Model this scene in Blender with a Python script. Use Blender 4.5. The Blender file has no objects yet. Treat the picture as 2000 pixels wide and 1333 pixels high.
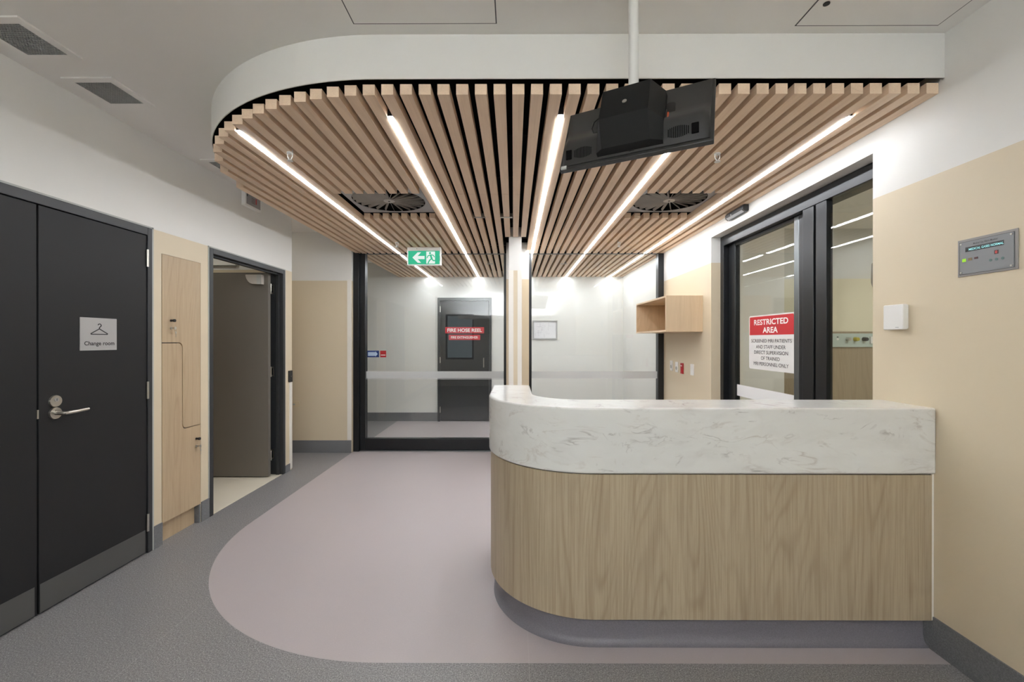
import bpy, bmesh, math, random
from mathutils import Vector, Matrix

random.seed(7)
PI = math.pi
SC = bpy.context.scene
COL = SC.collection

# ------------------------------------------------------------------ camera, world, exposure
CAM_H = 1.37
FPX = 840.0                                   # focal length in pixels of a 2000 px wide frame
cam_d = bpy.data.cameras.new('camera')
cam_d.sensor_width = 36.0
cam_d.lens = FPX / 2000.0 * 36.0
cam_d.clip_start = 0.02
cam = bpy.data.objects.new('camera', cam_d)
COL.objects.link(cam)
cam.location = (0, 0, CAM_H)
cam.rotation_euler = (PI / 2 - math.radians(0.07), 0, math.radians(0.22))
SC.camera = cam

world = bpy.data.worlds.new('world')
SC.world = world
world.use_nodes = True
world.node_tree.nodes['Background'].inputs[0].default_value = (0.60, 0.72, 0.78, 1)
world.node_tree.nodes['Background'].inputs[1].default_value = 1.2

SC.view_settings.view_transform = 'Standard'
SC.view_settings.look = 'None'
SC.view_settings.exposure = -0.08
SC.view_settings.gamma = 1.0
SC.view_settings.use_curve_mapping = False
SC.cycles.max_bounces = 12
SC.cycles.diffuse_bounces = 6
SC.cycles.glossy_bounces = 5
SC.cycles.transparent_max_bounces = 24
SC.cycles.sample_clamp_indirect = 20.0
SC.cycles.caustics_reflective = False
SC.cycles.caustics_refractive = False
SC.cycles.use_denoising = True

STRIP = 52.0          # radiance of the linear lights
FILL_PANEL = 7.0         # radiance of the unseen ceiling panel added as fill behind the camera
FILL_UPLIGHT = 82.0        # radiance of the unseen uplight trough added as fill on the rear wall


# ------------------------------------------------------------------ materials
def lin(c):
    return tuple(((v / 255.0) / 12.92 if v / 255.0 <= 0.04045 else ((v / 255.0 + 0.055) / 1.055) ** 2.4) for v in c) + (1.0,)


class NT:
    def __init__(self, name):
        self.m = bpy.data.materials.new(name)
        self.m.use_nodes = True
        self.t = self.m.node_tree
        self.t.nodes.clear()
        self.out = self.n('ShaderNodeOutputMaterial')

    def n(self, kind, **kw):
        nd = self.t.nodes.new(kind)
        for k, v in kw.items():
            setattr(nd, k, v)
        return nd

    def l(self, a, b):
        self.t.links.new(a, b)

    def val(self, sock, v):
        if hasattr(v, 'is_output') or hasattr(v, 'links'):
            self.l(v, sock)
        else:
            sock.default_value = v

    def math(self, op, a, b=0.0, c=None, clamp=False):
        nd = self.n('ShaderNodeMath', operation=op, use_clamp=clamp)
        self.val(nd.inputs[0], a)
        self.val(nd.inputs[1], b)
        if c is not None:
            self.val(nd.inputs[2], c)
        return nd.outputs[0]

    def mix(self, f, a, b):
        nd = self.n('ShaderNodeMix', data_type='RGBA')
        self.val(nd.inputs[0], f)
        self.val(nd.inputs[6], a)
        self.val(nd.inputs[7], b)
        return nd.outputs[2]

    def coords(self, scale=(1, 1, 1), loc=(0, 0, 0), world=True):
        if world:
            g = self.n('ShaderNodeNewGeometry')
            src = g.outputs['Position']
        else:
            g = self.n('ShaderNodeTexCoord')
            src = g.outputs['Object']
        mp = self.n('ShaderNodeMapping')
        mp.inputs['Scale'].default_value = scale
        mp.inputs['Location'].default_value = loc
        self.l(src, mp.inputs['Vector'])
        return mp.outputs[0]

    def noise(self, vec, scale, detail=2.0, rough=0.5, dist=0.0, col=False):
        nd = self.n('ShaderNodeTexNoise')
        self.l(vec, nd.inputs['Vector'])
        nd.inputs['Scale'].default_value = scale
        nd.inputs['Detail'].default_value = detail
        nd.inputs['Roughness'].default_value = rough
        nd.inputs['Distortion'].default_value = dist
        return nd.outputs['Color' if col else 'Fac']

    def ramp(self, f, stops):
        nd = self.n('ShaderNodeValToRGB')
        cr = nd.color_ramp
        while len(cr.elements) < len(stops):
            cr.elements.new(0.5)
        for e, (p, c) in zip(cr.elements, stops):
            e.position = p
            e.color = c
        self.l(f, nd.inputs[0])
        return nd.outputs[0]

    def bsdf(self, color, rough=0.5, metal=0.0, spec=0.5, bump=None, bump_s=0.1, coat=0.0):
        b = self.n('ShaderNodeBsdfPrincipled')
        self.val(b.inputs['Base Color'], color)
        self.val(b.inputs['Roughness'], rough)
        b.inputs['Metallic'].default_value = metal
        b.inputs['Specular IOR Level'].default_value = spec
        if coat:
            b.inputs['Coat Weight'].default_value = coat
            b.inputs['Coat Roughness'].default_value = 0.05
        if bump is not None:
            bp = self.n('ShaderNodeBump')
            bp.inputs['Strength'].default_value = bump_s
            bp.inputs['Distance'].default_value = 0.002
            self.l(bump, bp.inputs['Height'])
            self.l(bp.outputs[0], b.inputs['Normal'])
        self.l(b.outputs[0], self.out.inputs[0])
        return self.m


def plain(name, c, rough=0.5, metal=0.0, spec=0.5, vary=0.03, coat=0.0):
    """a procedural material: base colour with a slight uneven tone"""
    t = NT(name)
    nz = t.noise(t.coords(), 9.0, 3.0)
    a = lin(c)
    lo = tuple(v * (1 - vary) for v in a[:3]) + (1,)
    hi = tuple(min(1, v * (1 + vary)) for v in a[:3]) + (1,)
    return t.bsdf(t.mix(nz, lo, hi), rough, metal, spec, coat=coat)


def emit(name, c, s):
    t = NT(name)
    e = t.n('ShaderNodeEmission')
    e.inputs[0].default_value = c if len(c) == 4 else c + (1,)
    e.inputs[1].default_value = s
    t.l(e.outputs[0], t.out.inputs[0])
    return t.m


CREAM = (214, 200, 174)
WHITE = (226, 225, 221)


def wall_mat(name, split=2.10, low=CREAM, high=WHITE):
    """white paint above a cream wall covering that stops at door-head height"""
    t = NT(name)
    p = t.coords()
    s = t.n('ShaderNodeSeparateXYZ')
    t.l(p, s.inputs[0])
    f = t.math('GREATER_THAN', s.outputs[2], split)
    nz = t.noise(p, 260, 2.0)
    c = t.mix(f, lin(low), lin(high))
    return t.bsdf(c, 0.45, bump=nz, bump_s=0.03)


def wood_mat(name, axis, light, mid, dark, freq=1.0, lines=16.0, loc=(0, 0, 0), contrast=0.5, rough=0.42):
    """timber veneer with long streaks and nested cathedral figure, grain running along axis"""
    t = NT(name)
    a = 'XYZ'.index(axis)

    def sc(across, along):
        v = [across * freq] * 3
        v[a] = along * freq
        return tuple(v)
    big = t.noise(t.coords(sc(4.2, 0.5), loc), 1.0, 1.2, 0.35)
    band = t.noise(t.coords(sc(9.0, 0.25), loc), 1.0, 2.0, 0.5)
    fine = t.noise(t.coords(sc(140.0, 2.2), loc), 1.0, 3.0, 0.6)
    pore = t.noise(t.coords(sc(330.0, 9.0), loc), 1.0, 2.0, 0.5)
    ph = t.math('MULTIPLY', big, lines * 2 * PI)
    ph = t.math('ADD', ph, t.math('MULTIPLY', fine, 2.2))
    rings = t.math('MULTIPLY_ADD', t.math('SINE', ph), 0.5, 0.5)
    rings = t.math('POWER', rings, 3.5)
    mask = t.math('MULTIPLY', t.math('SUBTRACT', band, 0.35, clamp=True), 2.6, clamp=True)
    fig = t.math('MULTIPLY', rings, mask)
    c = t.mix(t.math('MULTIPLY', fig, contrast * 0.9, clamp=True), lin(light), lin(dark))
    c = t.mix(t.math('MULTIPLY', t.math('SUBTRACT', band, 0.3, clamp=True), 1.1, clamp=True), c, lin(mid))
    c = t.mix(t.math('MULTIPLY', t.math('SUBTRACT', fine, 0.42, clamp=True), 2.2 * contrast, clamp=True), c, lin(dark))
    c = t.mix(t.math('MULTIPLY', t.math('GREATER_THAN', pore, 0.62), 0.22 * contrast), c, lin(dark))
    return t.bsdf(c, rough, bump=fine, bump_s=0.05)


def floor_mat():
    t = NT('vinyl_floor')
    p = t.coords()
    s = t.n('ShaderNodeSeparateXYZ')
    t.l(p, s.inputs[0])
    R = 1.40
    px = t.math('MAXIMUM', t.math('SUBTRACT', -1.975 + R, s.outputs[0]), 0.0)
    py = t.math('MAXIMUM', t.math('SUBTRACT', 1.823 + R, s.outputs[1]), 0.0)
    d = t.math('SQRT', t.math('ADD', t.math('MULTIPLY', px, px), t.math('MULTIPLY', py, py)))
    inlay = t.math('LESS_THAN', d, R)
    n1 = t.noise(p, 165.0, 2.0, 0.7)
    n2 = t.noise(t.coords(loc=(3, 7, 1)), 230.0, 1.0, 0.5)
    n3 = t.noise(p, 3.0, 3.0)
    g = t.mix(t.math('MULTIPLY', t.math('SUBTRACT', n1, 0.40, clamp=True), 4.0, clamp=True), lin((113, 111, 112)), lin((156, 154, 154)))
    g = t.mix(t.math('GREATER_THAN', n2, 0.68), g, lin((206, 204, 202)))
    g = t.mix(t.math('LESS_THAN', n2, 0.31), g, lin((60, 60, 62)))
    u = t.mix(n1, lin((173, 164, 165)), lin((184, 175, 176)))
    u = t.mix(t.math('GREATER_THAN', n2, 0.765), u, lin((214, 208, 210)))
    c = t.mix(inlay, g, u)
    c = t.mix(t.math('MULTIPLY', n3, 0.06), c, lin((120, 118, 118)))
    # welded sheet joints, a hair lighter than the sheet
    j1 = t.math('LESS_THAN', t.math('ABSOLUTE', t.math('SUBTRACT', s.outputs[0], 0.065)), 0.0016)
    j2 = t.math('LESS_THAN', t.math('ABSOLUTE', t.math('SUBTRACT', s.outputs[0], -1.62)), 0.0016)
    j2 = t.math('MULTIPLY', j2, t.math('SUBTRACT', 1.0, inlay))
    c = t.mix(t.math('MULTIPLY', t.math('MAXIMUM', j1, j2), 0.2), c, lin((205, 200, 200)))
    r = t.math('MULTIPLY_ADD', n1, 0.10, 0.36)
    return t.bsdf(c, r, bump=n1, bump_s=0.04)


def skirting_mat(name, a, b):
    t = NT(name)
    n1 = t.noise(t.coords(), 240.0, 2.0, 0.7)
    c = t.mix(t.math('MULTIPLY', t.math('SUBTRACT', n1, 0.38, clamp=True), 3.5, clamp=True), lin(a), lin(b))
    return t.bsdf(c, 0.45)


def marble_mat():
    t = NT('swirled_solid_surface')
    p = t.coords((1.0, 1.0, 2.3))
    w = t.noise(p, 1.7, 2.0, 0.5, col=True)
    vm = t.n('ShaderNodeVectorMath', operation='MULTIPLY_ADD')
    t.l(w, vm.inputs[0])
    vm.inputs[1].default_value = (0.9, 0.9, 0.9)
    t.l(p, vm.inputs[2])
    v = vm.outputs[0]

    def veins(scale, detail, dist, level, sharp):
        n = t.noise(v, scale, detail, 0.55, dist)
        return t.math('SUBTRACT', 1.0, t.math('MULTIPLY', t.math('ABSOLUTE', t.math('SUBTRACT', n, level)), sharp), clamp=True)

    def patches(scale, loc, cut, gain):
        m = t.noise(t.coords((0.8, 0.8, 2.0), loc), scale, 3.0)
        return t.math('MULTIPLY', t.math('SUBTRACT', m, cut, clamp=True), gain, clamp=True)
    v1 = t.math('MULTIPLY', veins(4.2, 5.0, 0.35, 0.50, 34.0), patches(7.0, (4, 2, 9), 0.50, 5.0))
    v2 = t.math('MULTIPLY', veins(7.5, 3.0, 0.9, 0.46, 26.0), patches(9.0, (1, 12, 3), 0.55, 7.0))
    soft = t.math('MULTIPLY', veins(3.0, 4.0, 0.3, 0.53, 9.0), patches(4.0, (8, 5, 2), 0.42, 3.0))
    cloud = t.noise(v, 3.0, 4.0, 0.6)
    c = t.mix(cloud, lin((207, 207, 203)), lin((228, 228, 225)))
    c = t.mix(t.math('MULTIPLY', soft, 0.28), c, lin((178, 174, 168)))
    c = t.mix(t.math('MULTIPLY', v1, 0.50), c, lin((166, 154, 144)))
    c = t.mix(t.math('MULTIPLY', v2, 0.62), c, lin((140, 134, 130)))
    return t.bsdf(c, 0.16, spec=0.5)


def glass_mat(name, tint=(0.965, 0.982, 0.976)):
    t = NT(name)
    g = t.n('ShaderNodeNewGeometry')
    dt = t.n('ShaderNodeVectorMath', operation='DOT_PRODUCT')
    t.l(g.outputs['Incoming'], dt.inputs[0])
    t.l(g.outputs['Normal'], dt.inputs[1])
    cs = t.math('ABSOLUTE', dt.outputs['Value'])
    k = t.math('POWER', t.math('SUBTRACT', 1.0, cs, clamp=True), 5.0)
    f = t.math('MULTIPLY_ADD', k, 0.957, 0.043)
    tr = t.n('ShaderNodeBsdfTransparent')
    tr.inputs[0].default_value = tint + (1,)
    gl = t.n('ShaderNodeBsdfGlossy')
    gl.inputs['Roughness'].default_value = 0.0
    mx = t.n('ShaderNodeMixShader')
    t.l(f, mx.inputs[0])
    t.l(tr.outputs[0], mx.inputs[1])
    t.l(gl.outputs[0], mx.inputs[2])
    t.l(mx.outputs[0], t.out.inputs[0])
    return t.m


def film_mat(name, c, opacity):
    t = NT(name)
    tr = t.n('ShaderNodeBsdfTransparent')
    df = t.n('ShaderNodeBsdfDiffuse')
    df.inputs[0].default_value = lin(c)
    mx = t.n('ShaderNodeMixShader')
    nz = t.noise(t.coords(), 300.0, 2.0)
    t.l(t.math('MULTIPLY_ADD', nz, 0.04, opacity - 0.02), mx.inputs[0])
    t.l(tr.outputs[0], mx.inputs[1])
    t.l(df.outputs[0], mx.inputs[2])
    t.l(mx.outputs[0], t.out.inputs[0])
    return t.m


M = {}
M['wall'] = wall_mat('painted_wall_with_cream_covering')
M['scan_wall'] = wall_mat('scan_room_wall_paint', 2.10, (214, 209, 186), (206, 207, 204))
M['paint'] = plain('white_paint', WHITE, 0.55, vary=0.01)
M['ceiling'] = plain('white_ceiling_paint', (232, 230, 226), 0.7, vary=0.01)
M['floor'] = floor_mat()
M['pale_floor'] = plain('pale_cream_vinyl', (226, 218, 200), 0.4)
M['skirting'] = skirting_mat('grey_vinyl_skirting', (104, 105, 108), (128, 129, 131))
M['kick'] = skirting_mat('mauve_vinyl_kick', (108, 106, 113), (122, 119, 126))  # floor's mauve vinyl, darkened in the colour for the shade under the counter
M['ash'] = wood_mat('ash_laminate_vertical', 'Z', (178, 163, 138), (168, 152, 127), (124, 104, 80), 1.0, 24.0, contrast=0.7)
M['ash_locker'] = wood_mat('locker_ash_laminate', 'Z', (190, 169, 139), (180, 157, 127), (144, 119, 92), 1.5, 12.0, loc=(2.3, 1.4, 5), contrast=0.5)
M['ash_shelf'] = wood_mat('shelf_ash_laminate', 'Z', (214, 190, 158), (204, 179, 146), (174, 146, 114), 1.6, 12.0, loc=(7, 3, 2), contrast=0.4)
M['slat'] = wood_mat('oak_slat', 'Y', (238, 212, 184), (231, 203, 175), (198, 168, 140), 1.2, 10.0, contrast=0.38, rough=0.5)
M['black_void'] = plain('matt_black_backing', (14, 13, 13), 0.9, spec=0.1)
M['charcoal'] = plain('charcoal_door_laminate', (34, 34, 35), 0.5, spec=0.3, vary=0.02)
M['leaf_grey'] = plain('charcoal_brown_door_leaf', (112, 107, 99), 0.5, vary=0.02)  # the doors' charcoal, lightened in the colour for room light on the leaf
M['frame'] = plain('charcoal_frame_paint', (47, 49, 51), 0.42, vary=0.02)
M['alu_black'] = plain('black_anodised_aluminium', (27, 29, 32), 0.32, metal=0.2, vary=0.03)
M['alu_grey'] = plain('satin_grey_aluminium', (120, 124, 126), 0.28, metal=0.8)
M['kickplate'] = plain('brushed_kick_plate', (98, 98, 96), 0.38, metal=0.45)
M['steel'] = plain('satin_stainless_steel', (196, 192, 184), 0.28, metal=1.0)
M['bead'] = plain('pale_grey_sealant', (176, 178, 174), 0.5)
M['white_plastic'] = plain('white_plastic', (232, 231, 228), 0.35, vary=0.01)
M['pvc'] = plain('white_pvc_guard', (232, 228, 220), 0.4, vary=0.01)
M['black_plastic'] = plain('black_plastic', (30, 30, 31), 0.38)
M['tv_plastic'] = plain('dark_grey_tv_plastic', (45, 44, 43), 0.4)
M['mount_black'] = plain('black_powder_coat', (21, 21, 21), 0.55, spec=0.3)
M['screen'] = plain('dark_screen', (8, 8, 10), 0.12)
M['pole_white'] = plain('white_powder_coat', (226, 226, 222), 0.35, vary=0.01)
M['marble'] = marble_mat()
M['glass'] = glass_mat('clear_glass')
M['film'] = film_mat('frosted_glass_film', (212, 214, 214), 0.62)
M['film_white'] = film_mat('white_glass_film', (236, 236, 236), 0.92)
M['diffuser_grey'] = plain('grey_diffuser_paint', (176, 178, 180), 0.5)
M['blade_grey'] = plain('grey_blade_paint', (186, 182, 176), 0.45)
M['grille'] = plain('grey_grille_paint', (170, 172, 170), 0.55)
M['sign_silver'] = plain('brushed_silver_sign', (176, 175, 174), 0.42, metal=0.25)
M['ink'] = plain('black_ink', (24, 22, 22), 0.5)
M['grey_ink'] = plain('dark_grey_ink', (66, 64, 66), 0.5)
M['red'] = plain('red_sign_vinyl', (196, 44, 52), 0.4)
M['white_ink'] = plain('white_sign_vinyl', (244, 241, 238), 0.4, vary=0.0)
M['sign_white'] = plain('white_sign_board', (226, 225, 222), 0.35, vary=0.0)
M['blue'] = plain('blue_sign_vinyl', (26, 52, 112), 0.4)
M['pale_blue'] = plain('pale_blue_vinyl', (176, 196, 220), 0.4)
M['red_switch'] = plain('red_switch_plastic', (168, 24, 32), 0.4)
M['green_lit'] = emit('lit_green_sign', (0.055, 0.53, 0.30), 1.0)
M['white_lit'] = emit('lit_white_sign', (0.86, 0.95, 0.90), 1.0)
M['strip'] = emit('linear_led_diffuser', (0.97, 1.0, 1.05), STRIP)
M['troffer'] = emit('ceiling_panel_diffuser', (0.95, 1.0, 1.08), FILL_PANEL)  # glow of the added fill panel overhead
M['uplight'] = emit('uplight_diffuser', (0.94, 1.0, 1.09), FILL_UPLIGHT)  # glow of the added fill trough, hidden from below
M['downlight'] = emit('small_room_downlight', (1.0, 0.96, 0.88), 46.0)
M['corridor_light'] = emit('side_corridor_downlight', (1.0, 0.97, 0.92), 30.0)  # glow of the lamp added in the side corridor
M['scan_light'] = emit('scan_room_panel_light', (1.0, 0.98, 0.92), 20.0)  # glow of the panel added inside the scan room
M['lcd'] = emit('cyan_display_text', (0.45, 0.95, 0.95), 1.0)
M['led_green'] = emit('green_indicator', (0.42, 0.80, 0.08), 1.0)
M['led_red'] = emit('red_indicator', (0.95, 0.16, 0.14), 1.0)
M['panel_face'] = plain('grey_monitor_panel', (136, 138, 141), 0.35)
M['panel_back'] = plain('grey_backplate', (150, 146, 144), 0.4)
M['dim_green'] = plain('unlit_teal_button', (92, 118, 116), 0.4)
M['dim_amber'] = plain('unlit_amber_lens', (130, 108, 74), 0.4)
M['dim_red'] = plain('unlit_red_lens', (84, 44, 46), 0.4)
M['service_panel'] = plain('pale_green_metal_panel', (176, 190, 184), 0.4)
M['brass'] = plain('yellow_outlet', (184, 172, 58), 0.3, metal=0.3)
M['paper'] = plain('white_paper', (232, 231, 234), 0.6, vary=0.01)
M['pale_ink'] = plain('faint_grey_print', (196, 194, 200), 0.6)
M['beige_plastic'] = plain('beige_socket_plastic', (214, 198, 168), 0.4)
M['dado_wood'] = wood_mat('scan_room_timber_dado', 'Z', (158, 143, 120), (148, 132, 110), (118, 102, 82), 1.0, 12.0, loc=(1, 5, 3), contrast=0.5)
M['scan_cream'] = plain('scan_room_cream_paint', (224, 216, 172), 0.5, vary=0.01)
M['closer'] = plain('warm_grey_closer_cover', (186, 180, 172), 0.4)
M['copper'] = plain('orange_red_plug', (196, 84, 50), 0.4)


# ------------------------------------------------------------------ mesh builder
class MB:
    def __init__(self, mtx=None):
        self.v, self.f, self.smooth = [], [], False
        self.mtx = mtx

    def add(self, vs, fs):
        o = len(self.v)
        for p in vs:
            p = Vector(p)
            self.v.append(self.mtx @ p if self.mtx else p)
        self.f += [tuple(i + o for i in f) for f in fs]
        return self

    def box(self, x0, x1, y0, y1, z0, z1):
        x0, x1 = min(x0, x1), max(x0, x1)
        y0, y1 = min(y0, y1), max(y0, y1)
        z0, z1 = min(z0, z1), max(z0, z1)
        vs = [(x, y, z) for z in (z0, z1) for y in (y0, y1) for x in (x0, x1)]
        return self.add(vs, [(0, 2, 3, 1), (4, 5, 7, 6), (0, 1, 5, 4), (2, 6, 7, 3), (0, 4, 6, 2), (1, 3, 7, 5)])

    def prism(self, poly, put, d0, d1):
        """extrude a 2D polygon: put(u, v, d) -> point"""
        n = len(poly)
        vs = [put(u, v, d0) for u, v in poly] + [put(u, v, d1) for u, v in poly]
        fs = [tuple(range(n))[::-1], tuple(range(n, 2 * n))]
        fs += [(i, (i + 1) % n, n + (i + 1) % n, n + i) for i in range(n)]
        return self.add(vs, fs)

    def loft(self, rings):
        """closed rings of equal length joined in order, capped at both ends"""
        n = len(rings[0])
        vs = [p for r in rings for p in r]
        fs = [tuple(range(n))[::-1], tuple(range((len(rings) - 1) * n, len(rings) * n))]
        for k in range(len(rings) - 1):
            fs += [(k * n + i, k * n + (i + 1) % n, (k + 1) * n + (i + 1) % n, (k + 1) * n + i) for i in range(n)]
        return self.add(vs, fs)

    def cyl(self, p0, p1, r0, r1=None, n=20):
        r1 = r0 if r1 is None else r1
        p0, p1 = Vector(p0), Vector(p1)
        d = (p1 - p0).normalized()
        a = d.orthogonal().normalized()
        b = d.cross(a)
        ring = lambda p, r: [p + (a * math.cos(2 * PI * i / n) + b * math.sin(2 * PI * i / n)) * r for i in range(n)]
        return self.loft([ring(p0, r0), ring(p1, r1)])

    def tube(self, pts, r, n=10):
        pts = [Vector(p) for p in pts]
        rings, a = [], None
        for i, p in enumerate(pts):
            d = (pts[min(i + 1, len(pts) - 1)] - pts[max(i - 1, 0)]).normalized()
            a = d.orthogonal().normalized() if a is None else (a - d * a.dot(d)).normalized()
            b = d.cross(a)
            rr = r[i] if isinstance(r, (list, tuple)) else r
            rings.append([p + (a * math.cos(2 * PI * k / n) + b * math.sin(2 * PI * k / n)) * rr for k in range(n)])
        return self.loft(rings)

    def build(self, name, mat, parent=None, bevel=0.0, seg=2, smooth=35.0, own_origin=True):
        me = bpy.data.meshes.new(name)
        off = Vector((0, 0, 0))
        if parent is not None:
            off = world_loc(parent)
        elif own_origin:
            xs, ys, zs = [p.x for p in self.v], [p.y for p in self.v], [p.z for p in self.v]
            off = Vector(((min(xs) + max(xs)) / 2, (min(ys) + max(ys)) / 2, min(zs)))
        me.from_pydata([tuple(p - off) for p in self.v], [], self.f)
        bm = bmesh.new()
        bm.from_mesh(me)
        bmesh.ops.recalc_face_normals(bm, faces=bm.faces)
        bm.to_mesh(me)
        bm.free()
        me.materials.append(mat)
        if smooth:
            for p in me.polygons:
                p.use_smooth = True
            me.set_sharp_from_angle(angle=math.radians(smooth))
        ob = bpy.data.objects.new(name, me)
        COL.objects.link(ob)
        if parent is not None:
            ob.parent = parent
        else:
            ob.location = off
        if bevel:
            md = ob.modifiers.new('bevel', 'BEVEL')
            md.width = bevel
            md.segments = seg
            md.limit_method = 'ANGLE'
            md.angle_limit = math.radians(50)
            md.harden_normals = False
        return ob


def world_loc(o):
    p = Vector(o.location)
    while o.parent:
        o = o.parent
        p = p + Vector(o.location)
    return p


def tag(o, label, cat, group=None, kind=None):
    o['label'] = label
    o['category'] = cat
    if group:
        o['group'] = group
    o['kind'] = kind or 'thing'
    return o


def thing(name, label, cat, loc, group=None, kind=None):
    o = bpy.data.objects.new(name, None)
    o.empty_display_size = 0.05
    COL.objects.link(o)
    o.location = loc
    return tag(o, label, cat, group, kind)


def box(name, b, mat, parent=None, bevel=0.0, **kw):
    return MB().box(*b).build(name, mat, parent, bevel, **kw)


def struct(name, mb, mat, label=None, cat=None):
    o = mb.build(name, mat, own_origin=False)
    o['kind'] = 'structure'
    if label:
        o['label'] = label
        o['category'] = cat
    return o


# planes for flat work: u across (as read), v up, d towards the reader
def on_left(x):      # a face of the left wall, read from +X
    return lambda u, v, d: (x + d, u, v)


def on_right(x):     # a face of the right wall, read from -X; u = -Y
    return lambda u, v, d: (x - d, -u, v)


def on_front(y):     # a face that looks at the camera
    return lambda u, v, d: (u, y - d, v)


def rrect(u0, u1, v0, v1, r=0.0, n=5, corners='abcd'):
    if r <= 0:
        return [(u0, v0), (u1, v0), (u1, v1), (u0, v1)]
    out = []
    for key, cx, cy, a0 in (('a', u0 + r, v0 + r, PI), ('b', u1 - r, v0 + r, 1.5 * PI), ('c', u1 - r, v1 - r, 0), ('d', u0 + r, v1 - r, 0.5 * PI)):
        if key in corners:
            out += [(cx + r * math.cos(a0 + k * PI / 2 / n), cy + r * math.sin(a0 + k * PI / 2 / n)) for k in range(n + 1)]
        else:
            out.append((u0 if key in 'ad' else u1, v0 if key in 'ab' else v1))
    return out


def disc(cu, cv, r, n=20):
    return [(cu + r * math.cos(2 * PI * k / n), cv + r * math.sin(2 * PI * k / n)) for k in range(n)]


def text(name, body, put, cu, cv, w, h, mat, parent, d=0.0006, bold=0.0):
    """lettering fitted to a w x h box centred at (cu, cv) on a plane"""
    cu_d = bpy.data.curves.new('lettering', 'FONT')
    cu_d.body = body
    cu_d.size = 1.0
    cu_d.offset = bold
    cu_d.resolution_u = 4
    ob = bpy.data.objects.new('lettering', cu_d)
    COL.objects.link(ob)
    dg = bpy.context.evaluated_depsgraph_get()
    me = bpy.data.meshes.new_from_object(ob.evaluated_get(dg))
    xs = [v.co.x for v in me.vertices]
    ys = [v.co.y for v in me.vertices]
    x0, x1, y0, y1 = min(xs), max(xs), min(ys), max(ys)
    mb = MB()
    pts = [put(cu + ((v.co.x - x0) / (x1 - x0) - 0.5) * w, cv + ((v.co.y - y0) / (y1 - y0) - 0.5) * h, d) for v in me.vertices]
    mb.add(pts, [tuple(p.vertices) for p in me.polygons])
    bpy.data.objects.remove(ob)
    bpy.data.curves.remove(cu_d)
    bpy.data.meshes.remove(me)
    return mb.build(name, mat, parent, smooth=0)


def flat(name, poly, put, mat, parent=None, d0=0.0, d1=0.0006, **kw):
    return MB().prism(poly, put, d0, d1).build(name, mat, parent, **kw)


# ------------------------------------------------------------------ key dimensions
XL, XR = -2.36, 1.855            # left and right wall faces
ZC = 2.693                       # ceiling
Z_SLAT, Z_TOP = 2.448, 2.494     # slat soffit and slat top
Y_REC = 5.24                     # wall of the recess beyond the left wall
Y_G = 5.36                       # glass line
Y_B = 7.30                       # wall of the room behind the glass
Y_REAR = -2.2
X_E = -1.976                     # left edge of slats and mauve floor
BR, BY = 1.385, 1.858            # plan radius and front line of the bulkhead

# ------------------------------------------------------------------ structure
struct('floor', MB().box(-4.2, 2.06, Y_REAR - 0.2, Y_B + 0.2, -0.08, 0.0), M['floor'], 'speckled grey vinyl floor with a rounded mauve inlay running to the glass', 'floor')
struct('ceiling', MB().box(-5.2, 6.2, Y_REAR - 0.2, Y_B + 0.2, ZC, ZC + 0.08), M['ceiling'], 'plain white ceiling around the dropped bulkhead', 'ceiling')

w = MB()
T = 0.12
w.box(XL - T, XL, Y_REAR, 1.44, 0, ZC)
w.box(XL - T, XL, 1.44, 2.796, 2.10, ZC)
w.box(XL - T, XL, 2.796, 2.873, 0, ZC)
w.box(XL - T, XL, 2.873, 3.234, 1.954, ZC)
w.box(XL - T, XL, 3.234, 3.32, 0, ZC)
w.box(XL - T, XL, 3.32, 4.425, 2.095, ZC)
w.box(XL - T, XL, 4.425, 4.568, 0, ZC)
struct('wall_left', w, M['wall'], 'left wall, cream below and white above, with charcoal doors and lockers', 'wall')

w = MB()
w.box(XR, XR + 0.25, Y_REAR, 2.229, 0, ZC)
w.box(XR, XR + 0.25, 2.229, 4.047, 2.337, ZC)
w.box(XR, XR + 0.25, 4.047, Y_G, 0, ZC)
struct('wall_right', w, M['wall'], 'right wall, cream below and white above, beside the reception counter', 'wall')

struct('wall_corridor_right', MB().box(XR, XR + 0.25, Y_G + 0.001, Y_B + 0.1, 0, ZC), M['paint'], 'plain white right wall of the corridor behind the glass', 'wall')
struct('wall_recess', MB().box(-4.2, -1.978, Y_REC, Y_REC + 0.13, 0, ZC), M['wall'], 'cream wall of the recess left of the glass partition', 'wall')
struct('wall_back', MB().box(-4.2, XR, Y_B, Y_B + 0.1, 0, ZC), M['paint'], 'white end wall of the corridor behind the glass', 'wall')
struct('wall_corridor', MB().box(-4.2, -4.1, 4.46, Y_B, 0, ZC), M['wall'], 'cream wall closing the side corridor on the left', 'wall')
w = MB()
w.box(XL - T, -2.05, Y_REAR - 0.12, Y_REAR, 0, ZC)
w.box(-1.2, XR + 0.25, Y_REAR - 0.12, Y_REAR, 0, ZC)
w.box(-2.05, -1.2, Y_REAR - 0.12, Y_REAR, 0, 0.8)
w.box(-2.05, -1.2, Y_REAR - 0.12, Y_REAR, 2.16, ZC)
struct('wall_rear', w, M['paint'], 'white wall behind the camera with one window', 'wall')

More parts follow.
